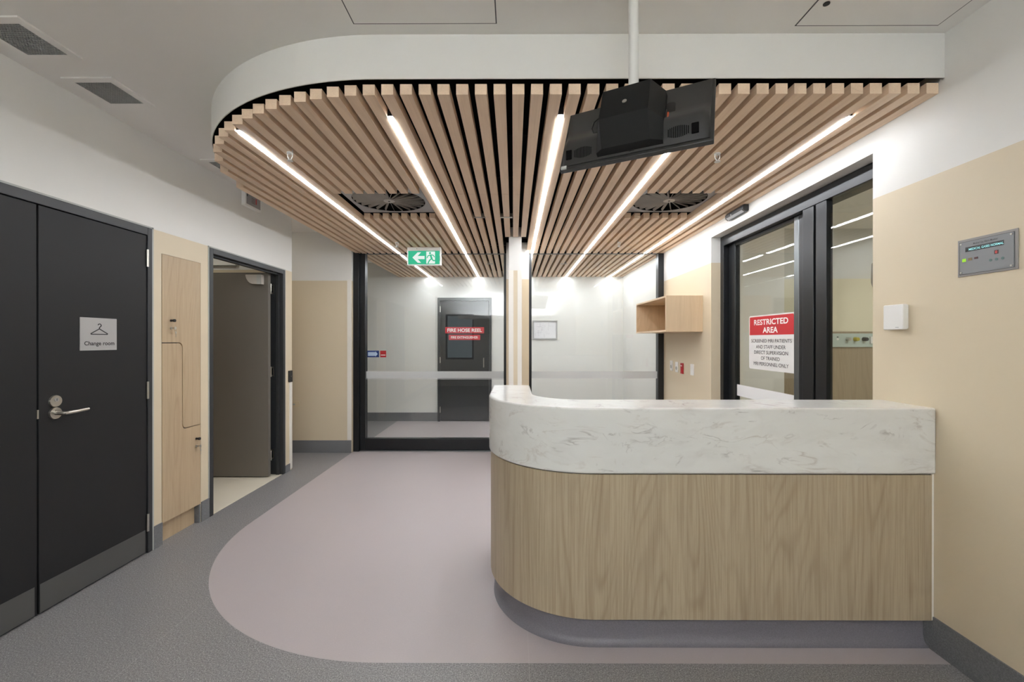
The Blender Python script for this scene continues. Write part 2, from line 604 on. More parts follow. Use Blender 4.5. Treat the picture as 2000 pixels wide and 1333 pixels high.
# room behind the open door on the left
w = MB()
w.box(-5.1, XL - T, 3.245, 3.275, 0, ZC)
w.box(-5.1, XL - T, 4.43, 4.50, 0, ZC)
w.box(-5.2, -5.1, 3.245, 4.50, 0, ZC)
struct('wall_side_room', w, M['wall'], 'cream walls of the small room behind the open door', 'wall')
struct('floor_side_room', MB().box(-5.1, XL - 0.005, 3.275, 4.43, 0.0002, 0.002), M['pale_floor'], 'pale cream floor inside the small room behind the open door', 'floor')
w = MB()
w.box(-5.1, -2.85, 4.40, 4.43, 2.14, 2.146).box(-2.86, -2.85, 4.405, 4.43, 2.146, 2.45)
struct('trim_1', w, M['bead'], 'thin pale trim line high in the small room behind the open door', 'trim')

# scan room beyond the sliding door
w = MB()
w.box(2.105, 2.95, 4.70, 5.30, 0, ZC)
struct('wall_scan_room_pier', w, M['paint'], 'plain white pier inside the scan room, seen through the sliding glass', 'wall')
w = MB()
w.box(2.95, 6.2, 5.10, 5.30, 1.475, ZC)
struct('wall_scan_room', w, M['scan_wall'], 'pale yellow wall of the scan room seen through the right glass', 'wall')
struct('wall_scan_room_far', MB().box(6.1, 6.2, 0.0, 5.10, 0, ZC).box(2.105, 6.1, -0.1, 0.0, 0, ZC), M['paint'], 'plain white far walls of the scan room', 'wall')
struct('wall_scan_room_dado', MB().box(2.95, 6.1, 5.085, 5.30, 0, 1.475), M['dado_wood'], 'timber lined lower wall of the scan room seen through the right glass', 'wall')
struct('floor_scan_room', MB().box(2.06, 6.2, -0.1, 5.3, -0.08, 0.0), M['pale_floor'], 'pale floor of the scan room', 'floor')

# nib between the two glass panels
w = MB()
w.box(-0.05, 0.083, 4.48, Y_G - 0.06, 0, ZC)
struct('wall_nib', w, M['wall'], 'narrow nib wall between the two glass panels, cream with white edges', 'wall')
struct('wall_nib_backing', MB().box(-0.088, 0.183, 5.12, Y_G + 0.06, 0, ZC), M['wall'], 'wall piece behind the nib that carries both glass frames', 'wall')

# skirtings
H = 0.15
SK = 0.007
b = MB()
b.box(XL, XL + SK, Y_REAR, 1.44, 0, H).box(XL, XL + SK, 2.806, 2.873, 0, H).box(XL, XL + SK, 3.236, 3.318, 0, H)
b.box(XL - 0.05, XL, 3.216, 3.232, 0, 0.14)
b.box(XL, XL + SK, 4.427, 4.52, 0, H * 0.5)
struct('baseboard_left', b, M['skirting'], 'grey vinyl skirting along the left wall', 'skirting')
b = MB()
b.box(XR - SK, XR, Y_REAR, 1.955, 0, H).box(XR - SK, XR, 2.19, 2.229, 0, H).box(XR - SK, XR, 4.047, Y_G - 0.05, 0, H).box(XR - SK, XR, Y_G + 0.06, Y_B, 0, H)
struct('baseboard_right', b, M['skirting'], 'grey vinyl skirting along the right wall', 'skirting')
struct('baseboard_recess', MB().box(-4.1, -1.98, Y_REC - SK, Y_REC, 0, H), M['skirting'], 'grey vinyl skirting under the cream recess wall', 'skirting')
b = MB()
b.box(-4.1, -1.29, Y_B - SK, Y_B, 0, 0.145).box(-0.37, XR, Y_B - SK, Y_B, 0, 0.145)
struct('baseboard_back', b, M['skirting'], 'grey vinyl skirting on the end wall behind the glass', 'skirting')


# bulkhead
def plan_curve(r_in, y0, y1, x1, n=40):
    """front line from x1 to the arc, round the arc, back along the left edge to y1; r_in insets the curve"""
    cx, cy = X_E + BR, BY + BR
    r = BR - r_in
    pts = [(x1, BY + r_in)]
    for k in range(n + 1):
        a = -PI / 2 - k / n * PI / 2
        pts.append((cx + r * math.cos(a), cy + r * math.sin(a)))
    pts.append((X_E + r_in, y1))
    return pts


mb = MB()
put = lambda u, v, d: (u, v, d)
n_o = len(plan_curve(0, 0, Y_B, 0))
o = plan_curve(0.0, 0, Y_B - 0.001, XR - 0.001)
i = plan_curve(0.005, 0, Y_B - 0.001, XR - 0.001)
for k in range(n_o - 1):
    mb.prism([o[k], o[k + 1], i[k + 1], i[k]], put, 2.502, ZC)
bm_ = mb
struct('trim_2', bm_, M['paint'], 'white curved bulkhead edge dropped from the ceiling around the timber slats', 'bulkhead')


# ------------------------------------------------------------------ timber slat ceilings
PITCH, SW = 0.0821, 0.0525
LIGHT_GAPS = (2, 11, 19, 29, 39)         # the gap left of this slat holds a linear light


def slat_x(k):
    if k <= 40:
        r = 1.853 - PITCH * k
        return r - SW, r
    r = 1.853 - PITCH * 40 - 0.0782 * (k - 40)      # the last slats close up towards the edge
    return r - 0.0505, r


def slat_start(k):
    x0, x1 = slat_x(k)
    xc = (x0 + x1) / 2
    cx, cy, r = X_E + BR, BY + BR, BR - 0.012
    if xc >= cx:
        return BY + 0.026
    xc = xc - 0.02 * min(1.0, (cx - xc) / 0.4)
    return cy - math.sqrt(max(0.0, r * r - (xc - cx) ** 2)) + 0.016 * max(0.0, 1 - abs(xc - cx) / BR)


lower = thing('slatted_ceiling', 'timber slat ceiling with a rounded front corner above the reception counter', 'slatted ceiling', (0, 3.5, Z_SLAT), kind='structure')
Y_END = Y_G - 0.03
bk = plan_curve(0.006, 0, Y_END, 1.853)
bk = bk + [(1.853, Y_END)]
MB().prism(bk, lambda u, v, d: (u, v, d), 2.55, 2.56).build('backing', M['black_void'], lower)
mb = MB()
li, lj = plan_curve(0.0055, 0, Y_END, 1.853), plan_curve(0.009, 0, Y_END, 1.853)
for k in range(len(li) - 1):
    mb.prism([li[k], li[k + 1], lj[k + 1], lj[k]], lambda u, v, d: (u, v, d), 2.503, 2.55)
mb.build('edge_lining', M['black_void'], lower)
CUT0, CUT1 = 3.155, 3.789
for k in range(47):
    x0, x1 = slat_x(k)
    ys = slat_start(k)
    segs = [(ys, Y_END)]
    if 31 <= k <= 38 or 4 <= k <= 10:
        segs = [(ys, CUT0), (CUT1, Y_END)]
    elif 22 <= k <= 28:
        segs = [(ys, 3.166), (3.1695, 3.757), (3.7605, Y_END)]
    if 21 <= k <= 24:                       # the slats that run into the nib stop at its faces
        xc = (x0 + x1) / 2
        if x1 > -0.05 and x0 < 0.083:
            segs[-1] = (segs[-1][0], 4.478)
        elif x1 > -0.088 and x0 < 0.183:
            segs[-1] = (segs[-1][0], 5.118)
    for a, c in segs:
        MB().box(x0, x1, a, c, Z_SLAT, Z_TOP).build('slat', M['slat'], lower, smooth=0)
mb = MB()
for y in (2.35, 2.95, 4.1, 4.9):
    mb.box(-1.3 if y < 3 else -1.9, 1.85, y, y + 0.03, Z_TOP, 2.53)
mb.build('carrier_rail', M['black_void'], lower)
for x0, x1 in ((-0.35, -0.245), (-0.118, -0.012)):
    MB().box(x0, x1, 3.745, 3.772, Z_SLAT - 0.004, Z_SLAT + 0.03).build('hatch_latch', M['steel'], lower)

back = thing('slatted_ceiling', 'timber slat ceiling of the corridor behind the glass partition', 'slatted ceiling', (0, 6.3, Z_SLAT), kind='structure')
MB().box(X_E + 0.022, 1.853, Y_G + 0.03, Y_B - 0.002, 2.55, 2.56).build('backing', M['black_void'], back)
for k in range(47):
    x0, x1 = slat_x(k)
    if x1 > -0.088 and x0 < 0.183:
        MB().box(x0, x1, Y_G + 0.065, Y_B - 0.003, Z_SLAT, Z_TOP).build('slat', M['slat'], back, smooth=0)
    else:
        MB().box(x0, x1, Y_G + 0.03, Y_B - 0.003, Z_SLAT, Z_TOP).build('slat', M['slat'], back, smooth=0)
for x in (-1.79, -0.38, 0.66):
    MB().box(x, x + 0.09, 6.02, 6.06, Z_SLAT - 0.004, Z_SLAT + 0.03).build('hatch_latch', M['blade_grey'], back)

# linear lights
starts = {2: 2.096, 11: 2.09, 19: 2.08, 29: 2.09, 39: 2.225}
names = {2: 'rightmost of the five light strips, running along the right wall',
         11: 'second light strip from the right wall, starting behind the hung screen',
         19: 'middle light strip, its near end just left of the hung screen',
         29: 'second light strip from the left, running right of the left air diffuser',
         39: 'leftmost of the five light strips, beginning in the rounded corner of the slats'}
bnames = {2: 'rightmost light strip in the corridor behind the glass',
          11: 'light strip behind the right glass, second from the right corridor wall',
          19: 'light strip behind the right glass, close to the nib wall',
          29: 'light strip behind the left glass, right of the exit sign',
          39: 'leftmost light strip in the corridor behind the left glass'}


def linear_light(k, y0, y1, label):
    x1 = slat_x(k)[0] - 0.0008
    x0 = slat_x(k + 1)[1] + 0.0008
    t = thing('linear_light', label, 'ceiling light', ((x0 + x1) / 2, (y0 + y1) / 2, Z_SLAT), 'linear lights between the ceiling slats')
    MB().box(x0, x1, y0 - 0.012, y1 + 0.002, Z_SLAT + 0.008, Z_TOP + 0.02).build('housing', M['alu_black'], t)
    MB().box(x0 + 0.001, x1 - 0.001, y0, y1, Z_SLAT - 0.003, Z_SLAT + 0.0075).build('diffuser', M['strip'], t, smooth=0)


for k in LIGHT_GAPS:
    linear_light(k, starts[k], Y_END - 0.01, names[k])
    linear_light(k, Y_G + 0.10, Y_B - 0.03, bnames[k])


# swirl diffusers
def air_diffuser(cx, label):
    cy = (CUT0 + CUT1) / 2
    z = Z_TOP + 0.004
    t = thing('air_diffuser', label, 'air diffuser', (cx, cy, z), 'swirl air diffusers in the slat ceiling')
    R, S = 0.286, 0.31
    n = 48
    mb = MB()
    ring = [(cx + R * math.cos(2 * PI * k / n), cy + R * math.sin(2 * PI * k / n)) for k in range(n)]
    sq = []
    for k in range(n):
        c, s = math.cos(2 * PI * k / n), math.sin(2 * PI * k / n)
        f = S / max(abs(c), abs(s))
        sq.append((cx + f * c, cy + f * s))
    for k in range(n):
        j = (k + 1) % n
        mb.prism([ring[k], ring[j], sq[j], sq[k]], lambda u, v, d: (u, v, d), z, z + 0.004)
    mb.build('face_plate', M['diffuser_grey'], t)
    MB().prism(disc(cx, cy, R, 40), lambda u, v, d: (u, v, d), z + 0.036, z + 0.04).build('plenum', M['black_void'], t)
    MB().cyl((cx, cy, z - 0.003), (cx, cy, z + 0.012), 0.045, 0.05, 24).build('hub', M['blade_grey'], t)
    MB().cyl((cx, cy, z - 0.0055), (cx, cy, z - 0.003), 0.008, n=12).build('screw', M['black_plastic'], t)
    for k in range(24):
        a = 2 * PI * (k + 0.5) / 24
        m = Matrix.Translation((cx, cy, z + 0.008)) @ Matrix.Rotation(a, 4, 'Z') @ Matrix.Rotation(math.radians(64), 4, 'X')
        MB(m).box(0.045, R - 0.004, -0.011, 0.011, -0.0012, 0.0012).build('blade', M['blade_grey'], t)


air_diffuser((slat_x(38)[0] + slat_x(31)[1]) / 2, 'round swirl air diffuser in the left half of the slat ceiling')
air_diffuser((slat_x(10)[0] + slat_x(4)[1]) / 2, 'round swirl air diffuser in the right half of the slat ceiling')


# sprinklers
def sprinkler(x, y, label):
    z = Z_SLAT
    t = thing('fire_sprinkler', label, 'sprinkler', (x, y, z), 'fire sprinklers under the slats')
    MB().cyl((x, y, z - 0.006), (x, y, z + 0.02), 0.018, 0.014, 16).build('body', M['white_plastic'], t)
    mb = MB()
    for s in (-1, 1):
        mb.tube([(x + s * 0.014, y, z - 0.006), (x + s * 0.013, y, z - 0.025), (x + s * 0.004, y, z - 0.046)], 0.003, 8)
    mb.build('frame_arm', M['white_plastic'], t)
    MB().cyl((x, y, z - 0.050), (x, y, z - 0.046), 0.017, 0.015, 16).build('deflector', M['white_plastic'], t)
    MB().cyl((x, y, z - 0.046), (x, y, z - 0.006), 0.0022, n=8).build('glass_bulb', M['blade_grey'], t)


sprinkler(-1.281, 2.46, 'small white sprinkler under the slats beside the leftmost light strip')
sprinkler(1.172, 2.48, 'small white sprinkler under the slats right of the hung screen')
sprinkler(-1.281, 4.72, 'small white sprinkler under the slats close to the exit sign')
sprinkler(1.155, 4.72, 'small white sprinkler under the slats near the right glass panel')


# ceiling grilles and access panels
def grille(y0, y1, x0, x1, label):
    t = thing('ceiling_grille', label, 'ceiling grille', ((x0 + x1) / 2, (y0 + y1) / 2, ZC), 'square return air grilles along the left wall')
    z = ZC
    mb = MB()
    o = 0.036
    mb.box(x0 - o, x1 + o, y0 - o, y0, z - 0.008, z).box(x0 - o, x1 + o, y1, y1 + o, z - 0.008, z)
    mb.box(x0 - o, x0, y0, y1, z - 0.008, z).box(x1, x1 + o, y0, y1, z - 0.008, z)
    mb.build('frame', M['ceiling'], t)
    MB().box(x0, x1, y0, y1, z - 0.001, z - 0.0004).build('duct_opening', M['black_void'], t)
    mb = MB()
    n = 15
    for k in range(n + 1):
        x = x0 + (x1 - x0) * k / n
        mb.box(x - 0.0026, x + 0.0026, y0, y1, z - 0.007, z - 0.001)
        y = y0 + (y1 - y0) * k / n
        mb.box(x0, x1, y - 0.0026, y + 0.0026, z - 0.007, z - 0.001)
    mb.build('egg_crate', M['grille'], t, smooth=0)


grille(1.778, 1.974, -2.237, -2.053, 'square ceiling grille nearest the camera, above the double doors')
grille(2.185, 2.381, -2.237, -2.053, 'square ceiling grille near the rounded bulkhead, farther from the camera')
grille(3.16, 3.356, -2.25, -2.066, 'ceiling grille mostly hidden behind the left edge of the slats')


def access_panel(x0, x1, y0, y1, label, lock=None):
    t = thing('access_panel', label, 'access panel', ((x0 + x1) / 2, (y0 + y1) / 2, ZC), 'flush access panels in the ceiling')
    z = ZC
    g = 0.005
    mb = MB()
    mb.box(x0, x1, y0, y0 + g, z - 0.0012, z).box(x0, x1, y1 - g, y1, z - 0.0012, z)
    mb.box(x0, x0 + g, y0, y1, z - 0.0012, z).box(x1 - g, x1, y0, y1, z - 0.0012, z)
    mb.build('edge_gap', M['grey_ink'], t)
    MB().box(x0 + g, x1 - g, y0 + g, y1 - g, z - 0.0025, z).build('panel', M['ceiling'], t)
    if lock:
        MB().cyl((lock[0], lock[1], z - 0.006), (lock[0], lock[1], z - 0.0025), 0.012, n=16).build('budget_lock', M['alu_black'], t)


access_panel(-0.669, -0.07, 1.195, 1.795, 'square access panel in the ceiling left of the white pole')
access_panel(1.18, 1.78, 1.213, 1.813, 'square access panel in the ceiling near the right wall', (1.225, 1.69))

# added fill behind the camera, out of view: a ceiling panel and an uplight trough
t = thing('ceiling_light_panel', 'ceiling light panel behind the camera', 'ceiling light', (0.13, -1.2, ZC))
mb = MB()
mb.box(-0.19, 0.45, -1.82, -1.80, ZC - 0.02, ZC).box(-0.19, 0.45, -0.60, -0.58, ZC - 0.02, ZC)
mb.box(-0.19, -0.17, -1.80, -0.60, ZC - 0.02, ZC).box(0.43, 0.45, -1.80, -0.60, ZC - 0.02, ZC)
mb.build('frame', M['white_plastic'], t)
MB().box(-0.17, 0.43, -1.80, -0.60, ZC - 0.012, ZC - 0.008).build('diffuser', M['troffer'], t)
t = thing('uplight_trough', 'long white uplight trough on the rear wall behind the camera', 'uplight', (-0.2, Y_REAR, 2.0))
mb = MB()
mb.box(-1.6, 1.2, Y_REAR + 0.001, Y_REAR + 0.60, 2.00, 2.012).box(-1.6, 1.2, Y_REAR + 0.588, Y_REAR + 0.60, 2.012, 2.09)
mb.box(-1.6, -1.588, Y_REAR + 0.001, Y_REAR + 0.588, 2.012, 2.09).box(1.188, 1.2, Y_REAR + 0.001, Y_REAR + 0.588, 2.012, 2.09)
mb.build('trough', M['white_plastic'], t)
MB().box(-1.55, 1.15, Y_REAR + 0.30, Y_REAR + 0.54, 2.014, 2.022).build('diffuser', M['uplight'], t)

t = thing('downlight', 'ceiling downlight inside the small room behind the open door', 'ceiling light', (-3.3, 3.8, ZC))
MB().cyl((-3.3, 3.8, ZC - 0.012), (-3.3, 3.8, ZC), 0.10, 0.11, 28).build('trim_ring', M['white_plastic'], t)
MB().cyl((-3.3, 3.8, ZC - 0.016), (-3.3, 3.8, ZC - 0.0125), 0.085, n=28).build('lens', M['downlight'], t)

t = thing('downlight', 'ceiling downlight in the side corridor left of the recess', 'ceiling light', (-3.2, 4.9, ZC))  # unseen lamp added to lift the cream recess wall
MB().cyl((-3.2, 4.9, ZC - 0.012), (-3.2, 4.9, ZC), 0.10, 0.11, 28).build('trim_ring', M['white_plastic'], t)
MB().cyl((-3.2, 4.9, ZC - 0.016), (-3.2, 4.9, ZC - 0.0125), 0.085, n=28).build('lens', M['corridor_light'], t)

t = thing('ceiling_light_panel', 'ceiling light panel inside the scan room', 'ceiling light', (4.2, 3.4, ZC))  # unseen panel added so the scan room reads lit through the glass
MB().box(3.6, 4.8, 3.1, 3.7, ZC - 0.02, ZC - 0.006).build('frame', M['white_plastic'], t)
MB().box(3.63, 4.77, 3.13, 3.67, ZC - 0.024, ZC - 0.0205).build('diffuser', M['scan_light'], t)

# rear window
t = thing('window_1', 'plain rear window behind the camera', 'window', (-1.62, Y_REAR, 0.8), kind='structure')
mb = MB()
mb.box(-2.05, -1.2, Y_REAR - 0.09, Y_REAR - 0.03, 0.8, 0.85).box(-2.05, -1.2, Y_REAR - 0.09, Y_REAR - 0.03, 2.11, 2.16)
mb.box(-2.05, -2.0, Y_REAR - 0.09, Y_REAR - 0.03, 0.85, 2.11).box(-1.25, -1.2, Y_REAR - 0.09, Y_REAR - 0.03, 0.85, 2.11)
mb.build('window_frame', M['alu_black'], t)
MB().box(-2.0, -1.25, Y_REAR - 0.065, Y_REAR - 0.055, 0.85, 2.11).build('pane', M['glass'], t)

# ------------------------------------------------------------------ reception counter
D0 = 1.891
c = thing('reception_counter', 'curved reception counter with swirled white stone top and pale timber front', 'counter', (0.9, 2.2, 0))


def counter_plan(o, n=28):
    xl, xi = -0.135 + o, 0.105 - o
    yo, yi, ye = D0 + o, 2.169 - o, 2.868 - o * 0.5
    R, r = 0.5 - o, 0.25 + o
    cx, cy = -0.135 + 0.5, D0 + 0.5
    ix, iy = 0.105 + 0.25, 2.169 + 0.25
    pts = [(1.8535, yo)]
    for k in range(n + 1):
        a = -PI / 2 - k / n * PI / 2
        pts.append((cx + R * math.cos(a), cy + R * math.sin(a)))
    pts += [(xl, ye), (xi, ye)]
    for k in range(n + 1):
        a = PI + k / n * PI / 2
        pts.append((ix + r * math.cos(a), iy + r * math.sin(a)))
    pts.append((1.8535, yi))
    return pts


def ring(o, z):
    return [(x, y, z) for x, y in counter_plan(o)]


MB().loft([ring(0, 0.782), ring(0, 1.073)]).build('stone_top', M['marble'], c, bevel=0.009, seg=4, smooth=30)
def panel_ring(o, z):
    return [(min(x, 1.843), y, z) for x, y in counter_plan(o)]


MB().loft([panel_ring(0.009, 0.134), panel_ring(0.009, 0.777)]).build('timber_panel', M['ash'], c, bevel=0.0015, seg=1)
MB().loft([panel_ring(0.016, 0.777), panel_ring(0.016, 0.782)]).build('shadow_gap', M['grey_ink'], c)
MB().box(1.8432, 1.8535, D0 + 0.012, 2.15, 0.134, 0.782).build('scribe_strip', M['pvc'], c)
prof = [(0.026, 0.0005), (0.036, 0.004), (0.046, 0.013), (0.053, 0.028), (0.056, 0.05), (0.056, 0.134)]
MB().loft([ring(o, z) for o, z in prof]).build('kick_base', M['kick'], c, smooth=60)

# ------------------------------------------------------------------ door 1: the double change room doors
d1 = thing('door_1', 'charcoal double doors of the change room in the left wall', 'double door', (XL, 2.12, 0), kind='structure')
mb = MB()
mb.box(XL - 0.10, XL + 0.006, 1.442, 1.484, 0, 2.098).box(XL - 0.10, XL + 0.006, 2.760, 2.794, 0, 2.098).box(XL - 0.10, XL + 0.006, 1.484, 2.760, 2.048, 2.098)
mb.box(XL - 0.10, XL - 0.045, 1.484, 1.50, 0, 2.048).box(XL - 0.10, XL - 0.045, 2.744, 2.76, 0, 2.048).box(XL - 0.10, XL - 0.045, 1.5, 2.744, 2.03, 2.048)
mb.build('door_frame', M['frame'], d1, bevel=0.002)
mb = MB()
mb.box(XL, XL + 0.004, 2.7945, 2.806, 0.0, 2.108).box(XL, XL + 0.004, 1.43, 2.806, 2.0985, 2.108)
mb.build('edge_bead', M['bead'], d1)
for y0, y1, lab in ((1.487, 2.119, 'far leaf'), (2.1275, 2.7555, None)):
    lf = MB().box(XL - 0.042, XL, y0, y1, 0.008, 2.044).build('door_leaf', M['charcoal'], d1, bevel=0.0015)
    flat('kick_plate', rrect(y0 + 0.004, y1 - 0.012, 0.012, 0.154), on_left(XL), M['kickplate'], lf, 0.0, 0.0015)
    if lab is None:
        yh = 2.2025
        cl = MB().cyl((XL, yh, 1.058), (XL + 0.008, yh, 1.058), 0.031, 0.029, 28).build('lock', M['steel'], lf)
        MB().cyl((XL + 0.008, yh, 1.066), (XL + 0.011, yh, 1.066), 0.010, n=16).build('lock_cylinder', M['sign_silver'], lf)
        MB().box(XL + 0.011, XL + 0.0114, yh - 0.0015, yh + 0.0015, 1.060, 1.072).build('key_slot', M['ink'], lf)
        mb = MB()
        mb.cyl((XL, yh, 0.996), (XL + 0.008, yh, 0.996), 0.031, 0.029, 28)
        mb.tube([(XL + 0.008, yh, 0.996), (XL + 0.038, yh, 0.996), (XL + 0.052, yh + 0.006, 0.996), (XL + 0.058, yh + 0.022, 0.997), (XL + 0.058, yh + 0.06, 0.998), (XL + 0.056, yh + 0.118, 1.000)], [0.011, 0.010, 0.0095, 0.0095, 0.009, 0.0085], 14)
        mb.build('lever_handle', M['steel'], lf)
        MB().box(XL - 0.02, XL + 0.001, 2.1195, 2.127, 0.98, 1.025).build('latch', M['steel'], lf)
for z in (1.90, 1.05, 0.197):
    MB().cyl((XL + 0.006, 2.7575, z - 0.055), (XL + 0.006, 2.7575, z + 0.055), 0.007, n=12).build('hinge', M['steel'], d1)

s = thing('door_sign', 'small square silver change room sign with a coat hanger on the charcoal door', 'sign', (XL, 2.437, 1.3145))
flat('plate', rrect(2.329, 2.545, 1.3145, 1.4975, 0.002, 2), on_left(XL), M['sign_silver'], s, 0.0, 0.003)
P = on_left(XL + 0.003)
text('lettering', 'Change room', P, 2.4405, 1.3505, 0.178, 0.030, M['ink'], s, bold=0.02)
mb = MB()
hu, hv = 2.438, 1.406
pth = [(hu - 0.050, hv + 0.002), (hu, hv + 0.030), (hu + 0.050, hv + 0.002), (hu + 0.048, hv - 0.001), (hu - 0.048, hv - 0.001), (hu - 0.050, hv + 0.002)]
mb.tube([P(u, v, 0.0) for u, v in pth], 0.0026, 8)
hook = [(hu, hv + 0.030), (hu, hv + 0.036), (hu + 0.004, hv + 0.041), (hu + 0.010, hv + 0.046), (hu + 0.010, hv + 0.053), (hu + 0.004, hv + 0.058), (hu - 0.004, hv + 0.057), (hu - 0.008, hv + 0.051)]
mb.tube([P(u, v, 0.0) for u, v in hook], 0.0026, 8)
mb.build('hanger_symbol', M['ink'], s)
mb = MB()
random.seed(3)
for k in range(34):
    for r_ in range(3):
        if random.random() < 0.5:
            mb.prism(disc(2.356 + k * 0.0046, 1.330 - r_ * 0.0022, 0.0008, 6), P, 0, 0.0008)
mb.build('braille', M['sign_silver'], s)

# ------------------------------------------------------------------ lockers
lk = thing('locker_unit', 'built-in pair of pale timber lockers with interlocking doors between the two doorways', 'locker', (XL, 3.05, 0))
LY0, LY1, LZ0, LZ1 = 2.8745, 3.2325, 0.140, 1.952
MB().box(XL - 0.115, XL - 0.024, LY0, LY1, 0.135, 1.9535).build('carcass', M['grey_ink'], lk)
MB().box(XL - 0.10, XL - 0.035, LY0, 3.214, 0.0, 0.134).build('plinth', M['ash_locker'], lk)
g = 0.003
ym, zu, zl, r = 3.0535, 1.353, 0.740, 0.034


def arc(cx, cy, r_, a0, a1, n=6):
    return [(cx + r_ * math.cos(a0 + (a1 - a0) * k / n), cy + r_ * math.sin(a0 + (a1 - a0) * k / n)) for k in range(n + 1)]


up = [(LY0 + g, LZ1), (LY0 + g, zu + g)] + arc(ym + g - r, zu + g - r, r, PI / 2, 0) + arc(ym + g + r, zl + g + r, r, PI, 1.5 * PI) + [(LY1 - g, zl + g), (LY1 - g, LZ1)]
lo = [(LY1 - g, LZ0), (LY1 - g, zl - g)] + arc(ym - g + r, zl - g + r, r, 1.5 * PI, PI) + arc(ym - g - r, zu - g - r, r, 0, PI / 2) + [(LY0 + g, zu - g), (LY0 + g, LZ0)]
for poly, yk, zk, zlk in ((up, 2.951, 1.507, 1.455), (lo, 3.186, 0.640, 0.585)):
    dr = flat('locker_door', poly, on_left(XL), M['ash_locker'], lk, -0.022, 0.001, smooth=0)
    mb = MB()
    mb.cyl((XL + 0.001, yk, zk), (XL + 0.020, yk, zk), 0.0085, 0.007, 16)
    mb.cyl((XL + 0.020, yk, zk), (XL + 0.030, yk, zk), 0.010, 0.0105, 16)
    mb.build('knob', M['black_plastic'], dr)
    MB().cyl((XL + 0.001, yk + 0.002, zlk), (XL + 0.006, yk + 0.002, zlk), 0.010, 0.0085, 18).build('cam_lock', M['steel'], dr)
    mb = MB()
    mb.prism(rrect(yk + 0.0005, yk + 0.0035, zlk - 0.004, zlk + 0.004), on_left(XL + 0.006), 0, 0.024)
    mb.prism(disc(yk + 0.002, zlk, 0.011, 14), on_left(XL + 0.030), -0.001, 0.001)
    mb.build('key', M['steel'], dr)
    mb = MB()
    mb.tube([(XL + 0.031, yk + 0.002 + 0.009 * math.sin(a), zlk - 0.014 - 0.009 * math.cos(a)) for a in [2 * PI * q / 12 for q in range(13)]], 0.0009, 6)
    mb.prism([(yk + 0.001, zlk - 0.022), (yk + 0.010, zlk - 0.022), (yk + 0.013, zlk - 0.032), (yk + 0.0075, zlk - 0.041), (yk + 0.0072, zlk - 0.060), (yk + 0.0045, zlk - 0.062), (yk + 0.0042, zlk - 0.041), (yk - 0.001, zlk - 0.032)], on_left(XL + 0.030), 0, 0.0018)
    mb.build('spare_key', M['steel'], dr)

# ------------------------------------------------------------------ door 2: the open door
d2 = thing('door_2', 'open charcoal door swung into the small room on the left', 'door', (XL, 3.87, 0), kind='structure')
fx0, fx1 = XL - 0.125, XL + 0.007
mb = MB()
mb.box(fx0, fx1, 3.322, 3.362, 0, 2.093).box(fx0, fx1, 4.383, 4.423, 0, 2.093).box(fx0, fx1, 3.362, 4.383, 2.05, 2.093)
mb.box(XL - 0.06, XL - 0.03, 3.362, 3.378, 0, 2.05).box(XL - 0.06, XL - 0.03, 4.367, 4.383, 0, 2.05).box(XL - 0.06, XL - 0.03, 3.378, 4.367, 2.034, 2.05)
mb.build('door_frame', M['frame'], d2, bevel=0.002)
mb = MB()
mb.box(XL, XL + 0.004, 4.4235, 4.434, 0, 2.103).box(XL, XL + 0.004, 3.312, 3.3215, 0, 2.103).box(XL, XL + 0.004, 3.312, 4.434, 2.0935, 2.103)
mb.build('edge_bead', M['bead'], d2)
lf = MB().box(-3.43, -2.447, 4.279, 4.321, 0.012, 2.042).build('door_leaf', M['leaf_grey'], d2, bevel=0.0015)
MB().box(-3.43, -2.447, 4.2788, 4.3212, 2.0425, 2.046).build('leaf_edging', M['charcoal'], lf)
mb = MB()
mb.prism([(-2.487, 2.020), (-2.645, 2.020), (-2.645, 2.008), (-2.638, 1.982), (-2.622, 1.955), (-2.600, 1.935), (-2.575, 1.926), (-2.487, 1.926)], on_front(4.279), 0, 0.05)
mb.build('door_closer', M['closer'], lf, bevel=0.003)
MB().box(-2.532, -2.487, 4.2285, 4.2292, 1.926, 2.02).build('closer_end_cap', M['bead'], lf)
for z in (1.894, 1.053, 0.208):
    mb = MB()
    mb.box(-2.482, -2.446, 4.3805, 4.383, z - 0.05, z + 0.05)
    hg = mb.build('hinge', M['steel'], d2)
    MB().box(-2.478, -2.456, 4.3785, 4.3804, z - 0.034, z + 0.034).build('hinge_leaf', M['black_plastic'], hg)
    MB().cyl((-2.452, 4.335, z - 0.05), (-2.452, 4.335, z + 0.05), 0.007, n=12).build('knuckle', M['steel'], hg)

# ------------------------------------------------------------------ end of the left wall
t = thing('door_release_button', 'black push button plate on the end of the left wall, above the white guard', 'push button', (XL, 4.53, 0.935))
flat('plate', rrect(4.492, 4.560, 0.932, 1.052, 0.004, 3), on_left(XL), M['black_plastic'], t, 0.0, 0.012)
MB().cyl((XL + 0.012, 4.526, 0.992), (XL + 0.016, 4.526, 0.992), 0.007, n=16).build('button', M['steel'], t)
mb = MB()
mb.box(XL, XL + 0.003, 4.515, 4.571, 0.012, 0.928).box(XL - T, XL + 0.003, 4.568, 4.571, 0.012, 0.928)
tag(mb.build('corner_guard', M['pvc']), 'white corner guard on the end of the left wall, below the black button', 'corner guard', 'white wall corner guards')
mb = MB()
mb.box(-1.997, -1.979, Y_REC - 0.003, Y_REC, 0.152, 2.112)
mb = MB().box(-2.03, -1.978, Y_REC - 0.004, Y_REC, 0.152, 2.112)
tag(mb.build('corner_guard', M['pvc'], bevel=0.001), 'tall white corner guard beside the black glass frame on the recess wall', 'corner guard', 'white wall corner guards')
